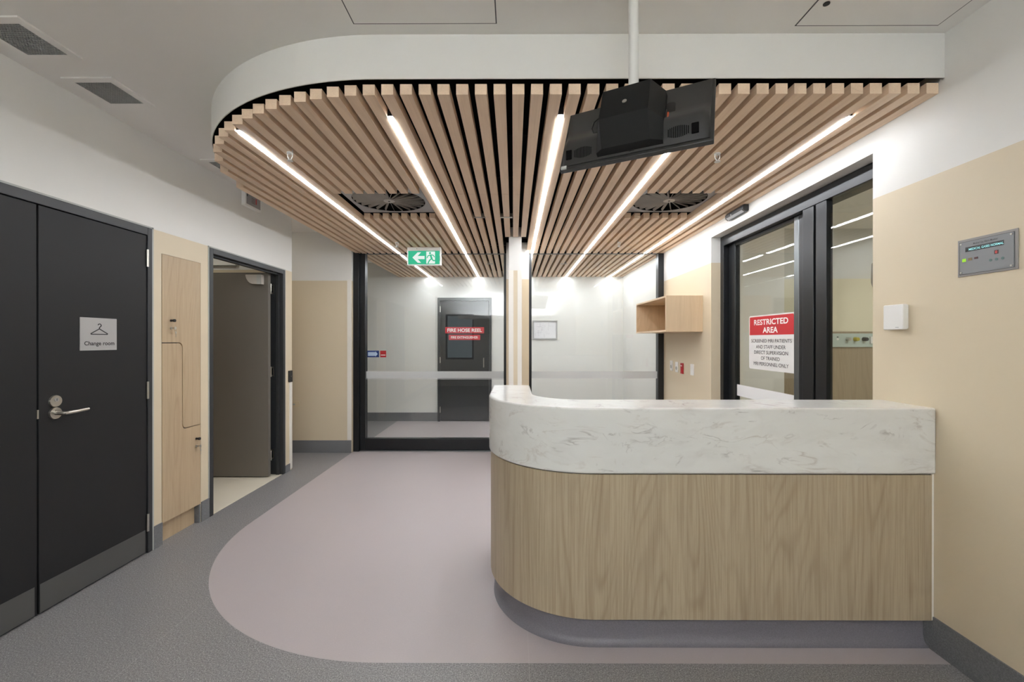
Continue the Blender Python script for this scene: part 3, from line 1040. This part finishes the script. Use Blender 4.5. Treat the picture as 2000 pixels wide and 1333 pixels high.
tag(MB().box(-0.0525, -0.002, 4.4765, 4.4798, 0.02, 2.10).build('corner_guard', M['pvc']), 'white guard on the left edge of the nib wall between the glass panels', 'corner guard', 'white wall corner guards')
tag(MB().box(0.040, 0.0855, 4.4765, 4.4798, 0.02, 2.10).build('corner_guard', M['pvc']), 'white guard on the right edge of the nib wall between the glass panels', 'corner guard', 'white wall corner guards')
t = thing('power_outlet', 'small beige power outlet low on the cream recess wall', 'power outlet', (-2.66, Y_REC, 0.55))
flat('plate', rrect(-2.70, -2.615, 0.555, 0.625, 0.004, 3), on_front(Y_REC), M['beige_plastic'], t, 0, 0.009)
flat('socket', rrect(-2.69, -2.665, 0.58, 0.60), on_front(Y_REC - 0.009), M['bead'], t, 0, 0.002)

# alarm box high on the left wall
t = thing('alarm_indicator', 'small white alarm indicator box high on the left wall, half behind the slats', 'alarm box', (XL, 3.84, 2.56))
flat('casing', rrect(3.72, 3.955, 2.548, 2.672, 0.006, 3), on_left(XL), M['white_plastic'], t, 0, 0.035, bevel=0.002)
P = on_left(XL + 0.035)
flat('face', rrect(3.735, 3.94, 2.565, 2.66), P, M['panel_back'], t, 0, 0.0006)
flat('red_bar', rrect(3.868, 3.882, 2.595, 2.645), P, M['red'], t, 0.0006, 0.0012)
mb = MB()
for q in range(4):
    mb.prism(rrect(3.805, 3.855, 2.592 + q * 0.013, 2.596 + q * 0.013), P, 0.0006, 0.0012)
mb.build('print_lines', M['dim_red'], t)
flat('sounder', rrect(3.74, 3.752, 2.63, 2.655), P, M['grey_ink'], t, 0.0006, 0.002)

# ------------------------------------------------------------------ glass partitions
ZG = Z_SLAT


def profile(x0, x1, y0, y1, z0, z1):
    return MB().box(x0, x1, y0, y1, z0, z1)


w2 = thing('window_2', 'tall left glass panel in black frames looking into the corridor', 'glass partition', (-0.95, Y_G, 0), kind='structure')
mb = MB()
mb.box(-1.975, -1.905, 5.285, 5.425, 0, Z_TOP).box(-1.905, -1.838, 5.315, 5.405, 0, ZG - 0.002)
mb.build('post', M['alu_black'], w2, bevel=0.003)
MB().box(-0.122, -0.089, 5.315, 5.405, 0, ZG - 0.002).build('stile', M['alu_black'], w2, bevel=0.002)
MB().box(-1.838, -0.122, 5.32, 5.40, 0.012, 0.152).build('bottom_rail', M['alu_black'], w2, bevel=0.002)
MB().box(-1.838, -0.122, 5.335, 5.385, ZG - 0.001, Z_TOP).build('top_rail', M['alu_black'], w2)
MB().box(-1.9, -0.09, 5.30, 5.42, 0.0, 0.011).build('threshold', M['alu_grey'], w2)
MB().box(-1.838, -0.122, Y_G - 0.005, Y_G + 0.005, 0.152, ZG - 0.001).build('glass_pane', M['glass'], w2, smooth=0)
flat('frosted_band', rrect(-1.838, -0.122, 0.898, 0.986), on_front(Y_G - 0.005), M['film'], w2, 0.0002, 0.0007)
flat('frosted_line', rrect(-1.838, -0.122, 0.886, 0.892), on_front(Y_G - 0.005), M['film'], w2, 0.0002, 0.0007)

w3 = thing('window_3', 'right glass panel in slim black frames behind the counter', 'glass partition', (0.99, Y_G, 0), kind='structure')
MB().box(0.184, 0.222, 5.315, 5.405, 0, ZG - 0.002).build('stile', M['alu_black'], w3, bevel=0.002)
MB().box(1.785, 1.8535, 5.315, 5.405, 0, ZG - 0.002).build('stile', M['alu_black'], w3, bevel=0.002)
MB().box(0.222, 1.785, 5.32, 5.40, 0.0, 0.152).build('bottom_rail', M['alu_black'], w3, bevel=0.002)
MB().box(0.222, 1.785, 5.335, 5.385, ZG - 0.001, Z_TOP).build('top_rail', M['alu_black'], w3)
MB().box(0.222, 1.785, Y_G - 0.005, Y_G + 0.005, 0.152, ZG - 0.001).build('glass_pane', M['glass'], w3, smooth=0)
flat('frosted_band', rrect(0.222, 1.785, 0.898, 0.986), on_front(Y_G - 0.005), M['film'], w3, 0.0002, 0.0007)

P = on_front(Y_G - 0.0055)
t = thing('arrow_sticker', 'small blue sticker with a pale right-pointing arrow on the left glass', 'sticker', (-1.75, Y_G - 0.006, 1.16))
flat('backing', rrect(-1.825, -1.678, 1.160, 1.243), P, M['blue'], t, 0.0002, 0.0010)
flat('arrow', [(-1.815, 1.178), (-1.722, 1.178), (-1.722, 1.168), (-1.694, 1.2015), (-1.722, 1.235), (-1.722, 1.225), (-1.815, 1.225)], P, M['pale_blue'], t, 0.0010, 0.0016, smooth=0)
t = thing('call_point_sticker', 'small square red sticker on the left glass, right of the blue arrow', 'sticker', (-1.627, Y_G - 0.006, 1.16))
flat('backing', rrect(-1.664, -1.589, 1.160, 1.243), P, M['red_switch'], t, 0.0002, 0.0010)
flat('pale_line', rrect(-1.655, -1.598, 1.183, 1.193), P, M['white_ink'], t, 0.0010, 0.0016)

# ------------------------------------------------------------------ exit sign
YX = 4.95
e = thing('exit_sign', 'green illuminated exit sign with left arrow and running figure under the slats', 'exit sign', (-1.03, YX, 2.236))
flat('casing', rrect(-1.226, -0.838, 2.236, 2.446, 0.006, 3), on_front(YX), M['white_plastic'], e, -0.05, 0.0, bevel=0.003)
P = on_front(YX)
flat('legend', rrect(-1.213, -0.852, 2.248, 2.402, 0.004, 3), P, M['green_lit'], e, 0.0005, 0.003)
P = on_front(YX - 0.003)
flat('arrow', [(-1.165, 2.325), (-1.105, 2.385), (-1.065, 2.385), (-1.105, 2.343), (-1.025, 2.343), (-1.025, 2.307), (-1.105, 2.307), (-1.065, 2.265), (-1.105, 2.265)], P, M['white_lit'], e, 0.0002, 0.0012, smooth=0)
flat('doorway', rrect(-1.005, -0.905, 2.256, 2.394), P, M['white_lit'], e, 0.0002, 0.0012)
mb = MB()
P2 = on_front(YX - 0.0042)


def limb(pts, wd):
    for (u0, v0), (u1, v1) in zip(pts[:-1], pts[1:]):
        dx, dy = u1 - u0, v1 - v0
        L = math.hypot(dx, dy)
        nx, ny = -dy / L * wd / 2, dx / L * wd / 2
        mb.prism([(u0 + nx, v0 + ny), (u1 + nx, v1 + ny), (u1 - nx, v1 - ny), (u0 - nx, v0 - ny)], P2, 0.0, 0.0008)
        mb.prism(disc(u1, v1, wd / 2, 10), P2, 0.0, 0.0008)


mb.prism(disc(-0.962, 2.376, 0.012, 14), P2, 0, 0.0008)
limb([(-0.958, 2.356), (-0.942, 2.312)], 0.021)
limb([(-0.958, 2.356), (-0.985, 2.345), (-0.996, 2.322)], 0.010)
limb([(-0.956, 2.357), (-0.926, 2.352), (-0.912, 2.332)], 0.010)
limb([(-0.944, 2.312), (-0.968, 2.292), (-0.984, 2.262)], 0.013)
limb([(-0.942, 2.312), (-0.926, 2.290), (-0.888, 2.290)], 0.013)
mb.build('running_figure', M['green_lit'], e, smooth=0)
flat('mounting_hole', disc(-1.115, 2.428, 0.004, 10), on_front(YX), M['grey_ink'], e, 0.0003, 0.001)

# ------------------------------------------------------------------ corridor behind the glass
YD = Y_B - 0.03
d4 = thing('fire_hose_cabinet', 'charcoal fire hose reel cabinet door on the white wall behind the left glass', 'cabinet door', (-0.83, YD, 0))
mb = MB()
mb.box(-1.286, -1.245, YD - 0.01, Y_B - 0.001, 0, 2.092).box(-0.415, -0.374, YD - 0.01, Y_B - 0.001, 0, 2.092).box(-1.245, -0.415, YD - 0.01, Y_B - 0.001, 2.045, 2.092)
mb.build('cabinet_frame', M['frame'], d4, bevel=0.002)
lf = MB().box(-1.241, -0.419, YD, Y_B - 0.001, 0.008, 2.040).build('door', M['charcoal'], d4, bevel=0.0015)
for z in (1.90, 1.04, 0.20):
    MB().cyl((-1.243, YD - 0.006, z - 0.05), (-1.243, YD - 0.006, z + 0.05), 0.009, n=10).build('hinge', M['steel'], d4)
mb = MB()
mb.tube([(-0.505, YD, 1.07), (-0.505, YD - 0.035, 1.07), (-0.505, YD - 0.035, 0.92), (-0.505, YD, 0.92)], 0.008, 10)
mb.build('pull_handle', M['steel'], lf)
t = thing('fire_hose_sign', 'red sign reading FIRE HOSE REEL on the charcoal cabinet door', 'sign', (-0.83, YD, 1.49))
flat('plate', rrect(-1.157, -0.50, 1.491, 1.596, 0.004, 2), on_front(YD), M['red'], t, 0.0003, 0.003)
text('lettering', 'FIRE HOSE REEL', on_front(YD - 0.003), -0.8285, 1.5435, 0.585, 0.060, M['white_ink'], t, bold=0.022)
t = thing('fire_extinguisher_sign', 'smaller red sign reading FIRE EXTINGUISHER below the hose reel sign', 'sign', (-0.83, YD, 1.379))
flat('plate', rrect(-1.096, -0.565, 1.379, 1.466, 0.004, 2), on_front(YD), M['red'], t, 0.0003, 0.003)
text('lettering', 'FIRE EXTINGUISHER', on_front(YD - 0.003), -0.8305, 1.4225, 0.455, 0.040, M['white_ink'], t, bold=0.015)

t = thing('framed_plan', 'white framed plan on the corridor wall behind the right glass', 'framed plan', (0.53, Y_B, 1.38))
mb = MB()
P = on_front(Y_B - 0.001)
u0, u1, v0, v1, fw = 0.318, 0.742, 1.385, 1.712, 0.022
for pl in (rrect(u0, u1, v0, v0 + fw), rrect(u0, u1, v1 - fw, v1), rrect(u0, u0 + fw, v0 + fw, v1 - fw), rrect(u1 - fw, u1, v0 + fw, v1 - fw)):
    mb.prism(pl, P, 0, 0.018)
mb.build('frame', M['sign_silver'], t, bevel=0.002)
mb = MB()
for pl in (rrect(u0 + fw, u1 - fw, v0 + fw, v0 + fw + 0.004), rrect(u0 + fw, u1 - fw, v1 - fw - 0.006, v1 - fw), rrect(u0 + fw, u0 + fw + 0.005, v0 + fw, v1 - fw), rrect(u1 - fw - 0.005, u1 - fw, v0 + fw, v1 - fw)):
    mb.prism(pl, P, 0.006, 0.012)
mb.build('rebate', M['diffuser_grey'], t)
flat('sheet', rrect(u0 + fw, u1 - fw, v0 + fw, v1 - fw), P, M['paper'], t, 0, 0.006)
mb = MB()
random.seed(11)
for q in range(26):
    a, bb = random.uniform(u0 + 0.05, u1 - 0.15), random.uniform(v0 + 0.06, v1 - 0.06)
    if random.random() < 0.6:
        mb.prism(rrect(a, a + random.uniform(0.03, 0.1), bb, bb + 0.003), P, 0.006, 0.0066)
    else:
        mb.prism(rrect(a, a + 0.003, bb - 0.04, bb + 0.02), P, 0.006, 0.0066)
mb.build('plan_lines', M['pale_ink'], t)

# ------------------------------------------------------------------ sliding door to the scan room
d3 = thing('door_3', 'black framed sliding glass door to the restricted area in the right wall', 'sliding door', (1.98, 3.1, 0), kind='structure')
mb = MB()
mb.box(1.94, 2.06, 3.985, 4.045, 0, 2.335).box(1.94, 2.06, 2.231, 2.27, 0, 2.335).box(1.94, 2.06, 2.27, 3.985, 2.245, 2.335)
mb.build('door_frame', M['alu_black'], d3, bevel=0.003)
mb = MB()
mb.box(1.942, 1.984, 2.795, 2.90, 0, 2.245).box(1.955, 1.99, 2.775, 2.795, 0, 2.245)
mb.build('mullion', M['alu_black'], d3, bevel=0.003)
fp = thing('fixed_panel', '', 'x', (1.965, 2.5, 0))
for kk in ('label', 'category', 'kind'):
    del fp[kk]
fp.parent = d3
fp.location = Vector((1.965, 2.5, 0)) - Vector(d3.location)
MB().box(1.943, 1.983, 2.680, 2.775, 0, 2.245).build('stile', M['alu_black'], fp, bevel=0.002)
MB().box(1.958, 1.968, 2.271, 2.680, 0.1, 2.244).build('glass_pane', M['glass'], fp, smooth=0)
MB().box(1.943, 1.983, 2.271, 2.680, 0.0, 0.1).build('bottom_rail', M['alu_black'], fp)
lf = thing('sliding_leaf', '', 'x', (2.005, 3.45, 0))
for kk in ('label', 'category', 'kind'):
    del lf[kk]
lf.parent = d3
lf.location = Vector((2.005, 3.45, 0)) - Vector(d3.location)
MB().box(1.989, 2.03, 3.008, 3.062, 0.01, 2.244).build('stile', M['alu_grey'], lf, bevel=0.003)
MB().box(1.989, 2.03, 2.93, 3.006, 0.01, 2.244).build('stile', M['alu_black'], lf, bevel=0.002)
MB().box(1.985, 2.03, 3.862, 3.98, 0.01, 2.244).build('stile', M['alu_black'], lf, bevel=0.003)
MB().box(1.989, 2.03, 3.062, 3.862, 0.01, 0.12).build('bottom_rail', M['alu_black'], lf)
MB().box(1.989, 2.03, 3.062, 3.862, 2.222, 2.244).build('top_rail', M['alu_black'], lf)
MB().box(2.003, 2.013, 3.062, 3.862, 0.12, 2.222).build('glass_pane', M['glass'], lf, smooth=0)
P = on_right(2.003)
flat('white_band', rrect(-3.862, -3.062, 0.878, 0.978), P, M['film_white'], lf, 0.0002, 0.0009)

s = thing('restricted_area_sign', 'red and white RESTRICTED AREA sign on the sliding glass door', 'sign', (2.0, 3.352, 1.134))
u0, u1, v0, v1 = -3.660, -3.066, 1.134, 1.574
Hs = v1 - v0
flat('board', rrect(u0, u1, v0, v1, 0.018, 5), P, M['sign_white'], s, 0.0003, 0.003)
P = on_right(2.0)
hb = v1 - 0.363 * Hs
flat('red_header', rrect(u0 + 0.011, u1 - 0.011, hb, v1 - 0.010, 0.012, 5, 'cd'), P, M['red'], s, 0.0001, 0.0008)
uc = (u0 + u1) / 2
for body, fr, wd, hh, m, bo in (('RESTRICTED', 0.128, 0.445, 0.046, 'white_ink', 0.022), ('AREA', 0.275, 0.195, 0.046, 'white_ink', 0.022),
                                ('SCREENED MRI PATIENTS', 0.470, 0.525, 0.0275, 'grey_ink', 0.0), ('AND STAFF UNDER', 0.580, 0.385, 0.0275, 'grey_ink', 0.0),
                                ('DIRECT SUPERVISION', 0.682, 0.440, 0.0275, 'grey_ink', 0.0), ('OF TRAINED', 0.787, 0.245, 0.0275, 'grey_ink', 0.0),
                                ('MRI PERSONNEL ONLY', 0.892, 0.455, 0.0275, 'grey_ink', 0.0)):
    text('lettering', body, P, uc + 0.002, v1 - fr * Hs, wd, hh, M[m], s, d=0.0014, bold=bo)

t = thing('door_sensor', 'black motion sensor box on the wall above the sliding door, under the slats', 'sensor', (XR, 3.54, 2.395))
poly = [(0.0, 2.400), (0.0, 2.446), (0.036, 2.446), (0.046, 2.436), (0.046, 2.408), (0.026, 2.392), (0.006, 2.392)]
MB().prism(poly, lambda u, v, d: (XR - u, d, v), 3.40, 3.69).build('casing', M['black_plastic'], t, bevel=0.002)
MB().prism([(0.0455, 2.407), (0.027, 2.3925), (0.0275, 2.3915), (0.0465, 2.4065)], lambda u, v, d: (XR - u, d, v), 3.42, 3.67).build('lens_strip', M['diffuser_grey'], t)
MB().cyl((XR - 0.046, 3.59, 2.416), (XR - 0.0475, 3.59, 2.416), 0.006, n=12).build('indicator', M['white_plastic'], t)

# ------------------------------------------------------------------ right wall fittings
t = thing('box_shelf', 'open pale timber box shelf on the right wall beside the glass', 'shelf', (1.67, 4.73, 1.455))
X0, X1, Y0, Y1, Z0, Z1, th = 1.493, XR - 0.001, 4.223, 5.247, 1.456, 1.812, 0.018
MB().box(X0, X1, Y0, Y0 + th, Z0, Z1).build('side_panel', M['ash_shelf'], t, bevel=0.001)
MB().box(X0, X1, Y1 - th, Y1, Z0, Z1).build('side_panel', M['ash_shelf'], t, bevel=0.001)
MB().box(X0, X1, Y0 + th, Y1 - th, Z1 - th, Z1).build('top_panel', M['ash_shelf'], t, bevel=0.001)
MB().box(X0, X1, Y0 + th, Y1 - th, Z0, Z0 + th).build('bottom_panel', M['ash_shelf'], t, bevel=0.001)
MB().box(X1 - 0.008, X1, Y0 + th, Y1 - th, Z0 + th, Z1 - th).build('back_panel', M['ash_shelf'], t)

P = on_right(XR)
for yc, zc, mat, lab, nm in ((5.05, 1.076, 'white_plastic', 'white wall plate below the shelf, nearest the glass', 'power_outlet'),
                             (4.885, 1.068, 'white_plastic', 'white wall plate below the shelf, left of the red plate', 'power_outlet'),
                             (4.735, 1.063, 'red_switch', 'red wall plate below the shelf', 'emergency_switch'),
                             (4.465, 1.067, 'white_plastic', 'plain white wall plate farthest right, below the shelf end', 'blank_plate')):
    t = thing(nm, lab, 'wall plate', (XR, yc, zc - 0.058), 'wall plates below the shelf')
    flat('plate', rrect(-yc - 0.036, -yc + 0.036, zc - 0.058, zc + 0.058, 0.004, 3), P, M[mat], t, 0, 0.010, bevel=0.0015)
    Q = on_right(XR - 0.010)
    if nm == 'power_outlet':
        flat('socket', disc(-yc, zc - 0.012, 0.02, 18), Q, M['bead'], t, 0, 0.003)
        flat('switch', rrect(-yc - 0.008, -yc + 0.008, zc + 0.022, zc + 0.042), Q, M['sign_white'], t, 0, 0.004)
    elif nm == 'emergency_switch':
        flat('rocker', rrect(-yc - 0.016, -yc + 0.016, zc - 0.04, zc + 0.012), Q, M['red'], t, 0, 0.005)
        flat('label_strip', rrect(-yc - 0.028, -yc + 0.012, zc + 0.024, zc + 0.032), Q, M['white_ink'], t, 0, 0.0008)

t = thing('thermostat', 'small square white thermostat on the cream wall right of the sliding door', 'thermostat', (XR, 2.075, 1.425))
flat('back_plate', rrect(-2.127, -2.028, 1.426, 1.54, 0.005, 3), P, M['white_plastic'], t, 0, 0.006)
flat('cover', rrect(-2.131, -2.024, 1.422, 1.542, 0.006, 4), P, M['white_plastic'], t, 0.006, 0.030, bevel=0.003)
flat('maker_mark', rrect(-2.064, -2.046, 1.432, 1.434), on_right(XR - 0.030), M['panel_face'], t, 0.0, 0.0004)

t = thing('gas_alarm_panel', 'grey alarm panel with lit display and green light high on the right wall', 'alarm panel', (XR, 1.693, 1.634))
u0, u1, v0, v1 = -1.800, -1.586, 1.633, 1.784
flat('back_plate', rrect(u0, u1, v0, v1), P, M['panel_back'], t, 0, 0.004, bevel=0.001)
flat('face_plate', rrect(u0 + 0.008, u1 - 0.010, v0 + 0.008, v1 - 0.010), P, M['panel_face'], t, 0.004, 0.0055)
Q = on_right(XR - 0.0055)
mb = MB()
for pl in (rrect(u0 + 0.008, u1 - 0.010, v1 - 0.0112, v1 - 0.010), rrect(u0 + 0.008, u1 - 0.010, v0 + 0.008, v0 + 0.0092), rrect(u0 + 0.008, u0 + 0.0092, v0 + 0.008, v1 - 0.010), rrect(u1 - 0.0112, u1 - 0.010, v0 + 0.008, v1 - 0.010)):
    mb.prism(pl, Q, 0, 0.0006)
mb.build('outline', M['grey_ink'], t)
for u, v in ((u0 + 0.015, v0 + 0.016), (u0 + 0.015, v1 - 0.018), (u1 - 0.019, v0 + 0.016), (u1 - 0.019, v1 - 0.018)):
    flat('screw', disc(u, v, 0.0036, 12), Q, M['steel'], t, 0, 0.0025)
text('lettering', 'Medical Gas Alarm Monitor', Q, -1.694, 1.7605, 0.088, 0.0075, M['grey_ink'], t, bold=0.01)
flat('display', rrect(-1.768, -1.630, 1.7315, 1.7505), Q, M['screen'], t, 0, 0.0008)
text('display_text', 'MEDICAL GASES NORMAL', on_right(XR - 0.0063), -1.692, 1.7395, 0.124, 0.009, M['lcd'], t, bold=0.02)
flat('indicator', rrect(-1.780, -1.766, 1.692, 1.705), Q, M['led_green'], t, 0, 0.001)
flat('indicator', rrect(-1.757, -1.743, 1.694, 1.705), Q, M['dim_amber'], t, 0, 0.001)
flat('indicator', rrect(-1.734, -1.721, 1.697, 1.704), Q, M['dim_red'], t, 0, 0.001)
flat('digit_window', rrect(-1.662, -1.648, 1.702, 1.717), Q, M['dim_red'], t, 0, 0.0008)
text('digit', '0', on_right(XR - 0.0063), -1.655, 1.7095, 0.006, 0.010, M['led_red'], t, bold=0.01)
for u in (-1.675, -1.655, -1.634):
    flat('button', disc(u, 1.682, 0.0052, 14), Q, M['dim_green'], t, 0, 0.0007)

# ------------------------------------------------------------------ scan room fittings
t = thing('medical_service_panel', 'pale metal medical outlet panel on the far timber wall seen through the glass', 'service panel', (3.95, 5.08, 1.29))
flat('face', rrect(3.55, 4.75, 1.292, 1.452, 0.003, 2), on_front(5.085), M['service_panel'], t, 0, 0.02, bevel=0.002)
Pq = on_front(5.065)
k5 = 5.08 / 840
for px, mt, rr in ((1651, 'steel', 0.022), (1666, 'brass', 0.026), (1683, 'alu_black', 0.026)):
    x = (px - 1003) * k5
    MB().cyl((x, 5.065, 1.385), (x, 5.02, 1.385), rr, rr * 0.8, 16).build('gas_outlet', M[mt], t)
for px in (1620, 1632):
    x = (px - 1003) * k5
    flat('socket', disc(x, 1.385, 0.014, 14), Pq, M['sign_white'], t, 0, 0.003)
    flat('switch', rrect(x - 0.008, x + 0.008, 1.405, 1.417), Pq, M['grey_ink'], t, 0, 0.003)
flat('data_box', rrect(4.178, 4.30, 1.335, 1.415), Pq, M['white_plastic'], t, 0, 0.02)
t = thing('ceiling_pendant_arm', 'grey hanging equipment arm half hidden at the right edge of the scan room glass', 'pendant arm', (3.86, 4.5, 2.0))
mb = MB()
mb.tube([(3.9, 4.5, ZC), (3.9, 4.5, 2.25)], 0.04, 14)
mb.build('column', M['diffuser_grey'], t)
mb = MB()
mb.tube([(3.86, 4.5, 2.24), (3.80, 4.5, 2.16), (3.79, 4.5, 1.98), (3.83, 4.5, 1.80), (3.88, 4.5, 1.72)], [0.05, 0.055, 0.05, 0.03, 0.015], 14)
mb.build('arm', M['panel_back'], t)

# ------------------------------------------------------------------ hung screen
Rv = Vector((0.8826, -0.4701, 0))
ta = math.radians(24)
Nb = Vector((-0.4701 * math.cos(ta), -0.8826 * math.cos(ta), math.sin(ta)))
Up = Nb.cross(Rv).normalized()
if Up.z < 0:
    Up = -Up
B0 = Vector((0.429, 1.5885, 2.05))
MT = Matrix(((Rv.x, Up.x, Nb.x, B0.x), (Rv.y, Up.y, Nb.y, B0.y), (Rv.z, Up.z, Nb.z, B0.z), (0, 0, 0, 1)))
# local axes: x along the screen, y up the screen, z out of its back
tv = thing('hanging_monitor', 'black flat screen seen from behind, hung from the ceiling on a white pole', 'monitor', tuple(B0))
WD, HT = 0.28, 0.305
bz = MB(MT)
bz.box(-WD, WD, 0, HT, -0.022, -0.002)
bz.build('bezel', M['tv_plastic'], tv, bevel=0.003)
MB(MT).box(-WD + 0.012, WD - 0.012, 0.012, HT - 0.012, -0.024, -0.0222).build('screen', M['screen'], tv)
# back shell: flat above, rounded swelling across the lower part
mb = MB(MT)
secs = []
for a, k in ((-0.268, 0.35), (-0.262, 0.75), (-0.245, 1.0), (0.245, 1.0), (0.262, 0.75), (0.268, 0.35)):
    h = 0.034 * k
    secs.append([(a, 0.014, -0.002), (a, 0.014, 0.002), (a, 0.085, h * 0.94), (a, 0.100, h), (a, 0.118, h * 0.9), (a, 0.145, h * 0.45 + 0.002), (a, 0.18, 0.008 * k), (a, HT - 0.012, 0.006 * k), (a, HT - 0.012, -0.002)])
mb.loft(secs)
mb.build('back_shell', M['tv_plastic'], tv, bevel=0.003, smooth=50)
slope = lambda v: 0.002 + (v - 0.014) * (0.030 / 0.071)


def on_slope(mb, u0_, u1_, v0_, v1_, t_=0.001):
    put_ = lambda u, v, d: (d, u, v)
    mb.prism([(v0_, slope(v0_) - 0.001), (v1_, slope(v1_) - 0.001), (v1_, slope(v1_) + t_), (v0_, slope(v0_) + t_)], put_, u0_, u1_)


for cx in (-0.185, 0.165):
    mb = MB(MT)
    for q in range(12):
        u = cx - 0.033 + q * 0.006
        dv = 0.019 - 0.00022 * (q - 5.5) ** 2
        on_slope(mb, u, u + 0.003, 0.052 - dv, 0.052 + dv)
    mb.build('speaker_grille', M['black_void'], tv, smooth=0)
for u in (0.222, -0.240):
    mb = MB(MT)
    on_slope(mb, u - 0.012, u + 0.012, 0.034, 0.068, 0.004)
    mb.build('cable_clip', M['black_void'], tv, bevel=0.002)
MB(MT).cyl((0.215, 0.150, 0.004), (0.215, 0.150, 0.0115), 0.006, n=12).build('screw_hole', M['ink'], tv)
MB(MT).box(-0.272, -0.250, 0.001, 0.014, -0.003, 0.004).build('asset_tag', M['bead'], tv)
MB(MT).box(-0.005, 0.015, 0.020, 0.026, 0.004, 0.0085).build('power_socket', M['ink'], tv)
# port recess and plugs beside the mount
MB(MT).prism(rrect(0.112, 0.150, 0.09, 0.215, 0.015, 4), lambda u, v, d: (u, v, d), 0.005, 0.012).build('port_recess', M['ink'], tv)
mb = MB(MT)
mb.tube([(0.118, 0.18, 0.012), (0.122, 0.165, 0.022), (0.119, 0.14, 0.026), (0.116, 0.115, 0.024)], 0.0035, 8)
mb.build('power_cable', M['black_plastic'], tv)
MB(MT).cyl((0.128, 0.105, 0.024), (0.128, 0.125, 0.024), 0.0035, n=10).build('white_plug', M['white_plastic'], tv)
MB(MT).cyl((0.128, 0.125, 0.024), (0.128, 0.150, 0.024), 0.0035, n=10).build('red_plug', M['copper'], tv)
mb = MB(MT)
mb.tube([(-0.12, 0.225, 0.010), (-0.140, 0.222, 0.016), (-0.158, 0.20, 0.018), (-0.162, 0.165, 0.018), (-0.150, 0.14, 0.020), (-0.130, 0.132, 0.026)], 0.003, 8)
mb.build('side_cable', M['black_plastic'], tv)

mt = tv
mb = MB(MT)
side = lambda a: [(a, 0.022, 0.0), (a, 0.024, 0.022), (a, 0.105, 0.040), (a, 0.255, 0.034), (a, 0.262, 0.0)]
full = lambda a: [(a, 0.022, 0.0), (a, 0.026, 0.036), (a, 0.092, 0.112), (a, 0.236, 0.112), (a, 0.252, 0.0)]
mb.loft([side(-0.125), full(-0.100), full(0.075), side(0.117)])
mb.build('mount_cover', M['mount_black'], mt, bevel=0.0015, smooth=20)
MB(MT).cyl((-0.010, 0.152, 0.112), (-0.010, 0.152, 0.1155), 0.0085, n=18).build('lock_screw', M['steel'], mt)
pb = MT @ Vector((0.008, 0.195, 0.062))
MB().cyl((pb.x, pb.y, pb.z), (pb.x, pb.y, ZC - 0.006), 0.0185, n=28).build('pole', M['pole_white'], mt)
MB().cyl((pb.x, pb.y, ZC - 0.012), (pb.x, pb.y, ZC), 0.06, 0.065, 28).build('ceiling_flange', M['pole_white'], mt)
